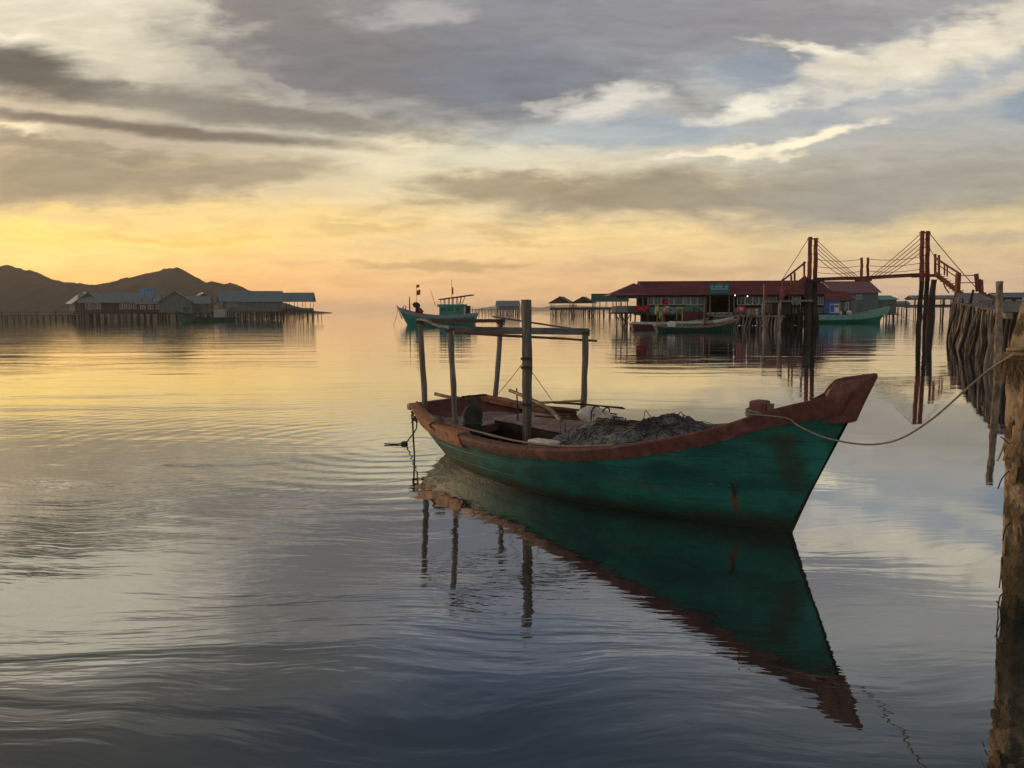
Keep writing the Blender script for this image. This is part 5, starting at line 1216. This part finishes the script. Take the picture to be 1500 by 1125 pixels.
# gangway from the bridge landing down to the pier
gw = thing('gangway', 'grey plank gangway sloping from the red stair landing to the pier', 'gangway', at(1420, 440, 65))
a0, a1 = at(1402, 430, 75.5), at(1435, 430, 75.5); b0_, b1_ = pier_edge(-.005, .05) + Z * .06, pier_edge(-.005, 2.6) + Z * .06
h = MB()
for i in range(46):
    u0, u1 = i / 46, (i + .92) / 46
    h.slab([a0.lerp(b0_, u0), a0.lerp(b0_, u1), a1.lerp(b1_, u1), a1.lerp(b1_, u0)], V(0, 0, .06))
h.build('planks', deckgrey, gw)
for i in range(12):
    for e0, e1 in ((a0, b0_), (a1, b1_)):
        p = e0.lerp(e1, (i + .5) / 12); pile(V(p.x + U(-.3, .3), p.y + U(-.3, .3), -.8), V(p.x, p.y, p.z - .03), .12, i + 2500, 7, .3, 7).build('pile', piled, gw, smooth=True)
# sheds and walkway beyond the pier
gable_house('stilt_shed', 'long low open shed on stilts behind the right bridge tower', 'shed', tuple(at(1376, 455, 190).xy) + (0,), R(-4), 14, 5, 2.6, 4.6, 5.2, brownwall, tinroof, nst=(7, 2), over=.3, openfront=True, rail_h=.5)
gable_house('stilt_shed', 'low grey roofed shed beyond the pier at the far right', 'shed', tuple(at(1492, 455, 110).xy) + (0,), R(-4), 7.5, 5, 1.9, 3.7, 4.2, brownwall, bluetin, nst=(5, 2), over=.3, wins=[(-2.8, .7, 2.7, 3.3), (-1.4, .7, 2.7, 3.3), (0, .7, 2.7, 3.3)])
jetty('jetty', 'dark raised walkway running behind the red stair landing', at(1352, 460, 150), at(1500, 460, 118), 4.3, 3.3, 1.6, 9, False, pr=.14)

# ------------------------------------------------------------------ the near mooring post and rope
NPX = 1506
barkm = mat('peeling_bark_wood', C(.37, .275, .165), C(.10, .068, .04), 6.5, (1, 1, .85), .9, .05, 15, C(.50, .40, .27), lo=.42, hi=.58)
barkd = mat('dark_wet_bark', C(.055, .040, .024), C(.030, .022, .014), 5, (1, 1, .45), .8, .03, 11)
_bn = NT(barkm.node_tree); _pb = barkm.node_tree.nodes['Principled BSDF']; _src = _pb.inputs['Base Color'].links[0].from_socket
_oc = _bn.n.new('ShaderNodeTexCoord').outputs['Object']; _ox, _oy, _oz = _bn.sep(_oc)
_wet = _bn.add(_oz, _bn.mul(_bn.math('SUBTRACT', _bn.noise(_bn.mapping(_oc, scale=(6, 6, 2.2)), 1.6, 5, .65)[0], .5), 1.1))
_c = _bn.mix(_bn.rng(_wet, .95, .30, 0, .82), _src, C(.085, .062, .028)); _c = _bn.mix(_bn.rng(_wet, .22, .02, 0, .9), _c, C(.030, .026, .014))
_bn.l.new(_c, _pb.inputs['Base Color'])
nb = wl(1503, 901)
mp = thing('mooring_post', 'thick bark covered mooring post at the right edge with peeling strips', 'post', (nb.x, nb.y, 0))
Yn = nb.y
path = [V(nb.x - .01, Yn, -.6), V(nb.x, Yn, 0), at(1505, 800, Yn), at(1508, 700, Yn), at(1510.5, 620, Yn), at(1514, 545, Yn), at(1518, 500, Yn), at(1532, 440, Yn), at(1545, 385, Yn), at(1556, 340, Yn)]
path = spline(path, 7)
b_ = MB(); rows = []; nr = 40
for i, p in enumerate(path):
    row = []; z = p.z
    for j in range(nr):
        a = 2 * PI * j / nr; q0 = Vector((math.cos(a) * 1.5, math.sin(a) * 1.5, z * 2.2))
        r_ = .148 + .012 * mnoise.fractal(q0 * 1.6, 1, 2, 4) + .016 * mnoise.noise(Vector((math.cos(a) * 2, math.sin(a) * 2, z * .8))) - .006 * z
        f = mnoise.noise(Vector((math.cos(a) * 3, math.sin(a) * 3, z * 3.4 + 5)))
        if f > .18 and z < 1.75: r_ += .013
        row.append(p + V(math.cos(a) * r_, math.sin(a) * r_, 0))
    rows.append(row)
b_.grid(rows, True); b_.build('trunk', barkm, mp, smooth=True, ang=60)
def center(z):
    for i in range(len(path) - 1):
        if path[i].z <= z <= path[i + 1].z: return path[i].lerp(path[i + 1], (z - path[i].z) / (path[i + 1].z - path[i].z))
    return path[-1]
def bark(z, a0, ln, wd, peel, up):
    rows = []
    for i in range(9):
        t = i / 8; zz = z + (ln * t if up else -ln * t); c = center(zz); row = []
        for j in range(6):
            a = a0 + (j / 5 - .5) * wd * (1 - .5 * t ** 2); rr_ = .160 - .006 * zz + peel * t ** 1.8 + .006 * mnoise.noise(Vector((j, t * 3, a0)))
            row.append(c + V(math.cos(a) * rr_, math.sin(a) * rr_, 0))
        rows.append(row)
    h = MB(); h.grid(rows); return h
flake = mat('bark_flake', C(.38, .245, .125), C(.19, .115, .06), 7, (1, 1, .5), .9, .01, 14, C(.52, .38, .23))
for i in range(18):
    z = U(.95, 1.80) if i < 15 else U(.3, .9); a0 = U(PI * .75, PI * 1.6)
    fo = bark(z, a0, U(.08, .24), U(.15, .45), U(.002, .02) if rnd() < .7 else U(.03, .07), rnd() < .4).build('bark_flake', flake if i % 3 else barkm, mp, smooth=True, ang=90)
    fo.modifiers.new('thick', 'SOLIDIFY').thickness = .005
for (px_a, py_a, px_b, py_b, bend) in ((1474, 690, 1462, 716, .0), (1476, 765, 1469, 792, .0), (1474, 650, 1466, 640, .02)):
    h = MB(); p0 = at(px_a + 4, py_a, Yn - .02); p1 = at(px_b, py_b, Yn - .05); h.tube(spline([p0, p0.lerp(p1, .5) + V(-.01, 0, .012), p1], 5), [.0045] * 11, 5); h.build('twig', barkd, mp, smooth=True)
h = MB(); h.tube(spline([at(1476, 868, Yn - .05), at(1466, 872, Yn - .06), at(1462, 890, Yn - .06), at(1463, 908, Yn - .05), at(1470, 916, Yn - .03)], 6), .0045, 6); h.tube(spline([at(1474, 872, Yn - .05), at(1468, 890, Yn - .06), at(1469, 905, Yn - .04), at(1462, 884, Yn - .06), at(1459, 880, Yn - .06)], 6), .004, 6); h.build('root_loop', barkd, mp, smooth=True)
# rope made fast to the post
rc = thing('rope_coil', 'frayed coir rope turned round the near mooring post', 'rope', at(1505, 520, Yn))
cz = at(1500, 519, Yn).z
for j in range(4):
    zz = cz + .030 * (j - 1.5); h = MB()
    h.tube([center(zz) + V(math.cos(a) * (.166 + .006 * math.sin(3 * a + j)), math.sin(a) * (.166 + .006 * math.sin(3 * a + j)), .016 * math.sin(a + j * .8)) for a in [2 * PI * i / 28 for i in range(29)]], .0145, 7); h.build('turn', mat('coir_rope', C(.34, .245, .15), C(.22, .15, .09), 45, rough=.95, bump=.004), rc, smooth=True)
h = MB()
for i in range(150):
    a = U(PI * .85, PI * 1.35); rr_ = .162 + U(-.004, .035); c = center(cz); p = c + V(math.cos(a) * rr_, math.sin(a) * rr_, U(-.05, .02)); pts = [p]
    dr = V(math.cos(a) * U(0, .16), math.sin(a) * U(0, .12), -1)
    for k_ in range(4): p = p + dr * U(.02, .055) + V(U(-.018, .018), U(-.018, .018), U(-.01, .015)); pts.append(p)
    h.tube(pts, .0019, 3, False)
tag(h.build('frayed_fibre', mat('coir_fibre', C(.25, .165, .09), C(.15, .095, .05), 30, rough=.95), rc), kind='stuff')
# the mooring rope to the bow bitt
r0 = bp(bs, bb_, bz + .02) + BNh * .09 + BA * .04
rail_pt = bx_b(1130, 600.5, .0); 
pts = [r0, r0.lerp(bp(5.66, .53, 1.245), .5) + BK * .015, bp(5.66, .53, 1.248), at(1150, 612, 7.22), at(1168, 622.5, 7.0)]
tail = [at(1200, 638, 6.82), at(1240, 648, 6.62), at(1280, 651, 6.5), at(1320, 642, 6.25), at(1365, 614, 6.0), at(1410, 575, 5.8), at(1450, 541, 5.62), at(1488, 517, Yn - .16)]
rm_ = rope1('mooring_rope', 'slack pale rope from the bow bitt to the near mooring post', 'rope', pts + tail, .008, ropem, n=10)
h = MB()
for j in range(4):
    zz = bz - .045 + .022 * j; hw = .096
    sq = [(-hw, -hw), (hw, -hw), (hw, hw), (-hw, hw), (-hw, -hw)]
    h.tube([bp(bs + x, bb_ + y, zz + .004 * k_) for k_, (x, y) in enumerate([(hw * 1.08 * math.cos(a) / max(abs(math.cos(a)), abs(math.sin(a))) ** .8, hw * 1.08 * math.sin(a) / max(abs(math.cos(a)), abs(math.sin(a))) ** .8) for a in [2 * PI * i / 24 for i in range(25)]])], .012, 6)
one('rope_turns', 'turns of pale rope wound round the bow bitt', 'rope', h, ropem, smooth=True)
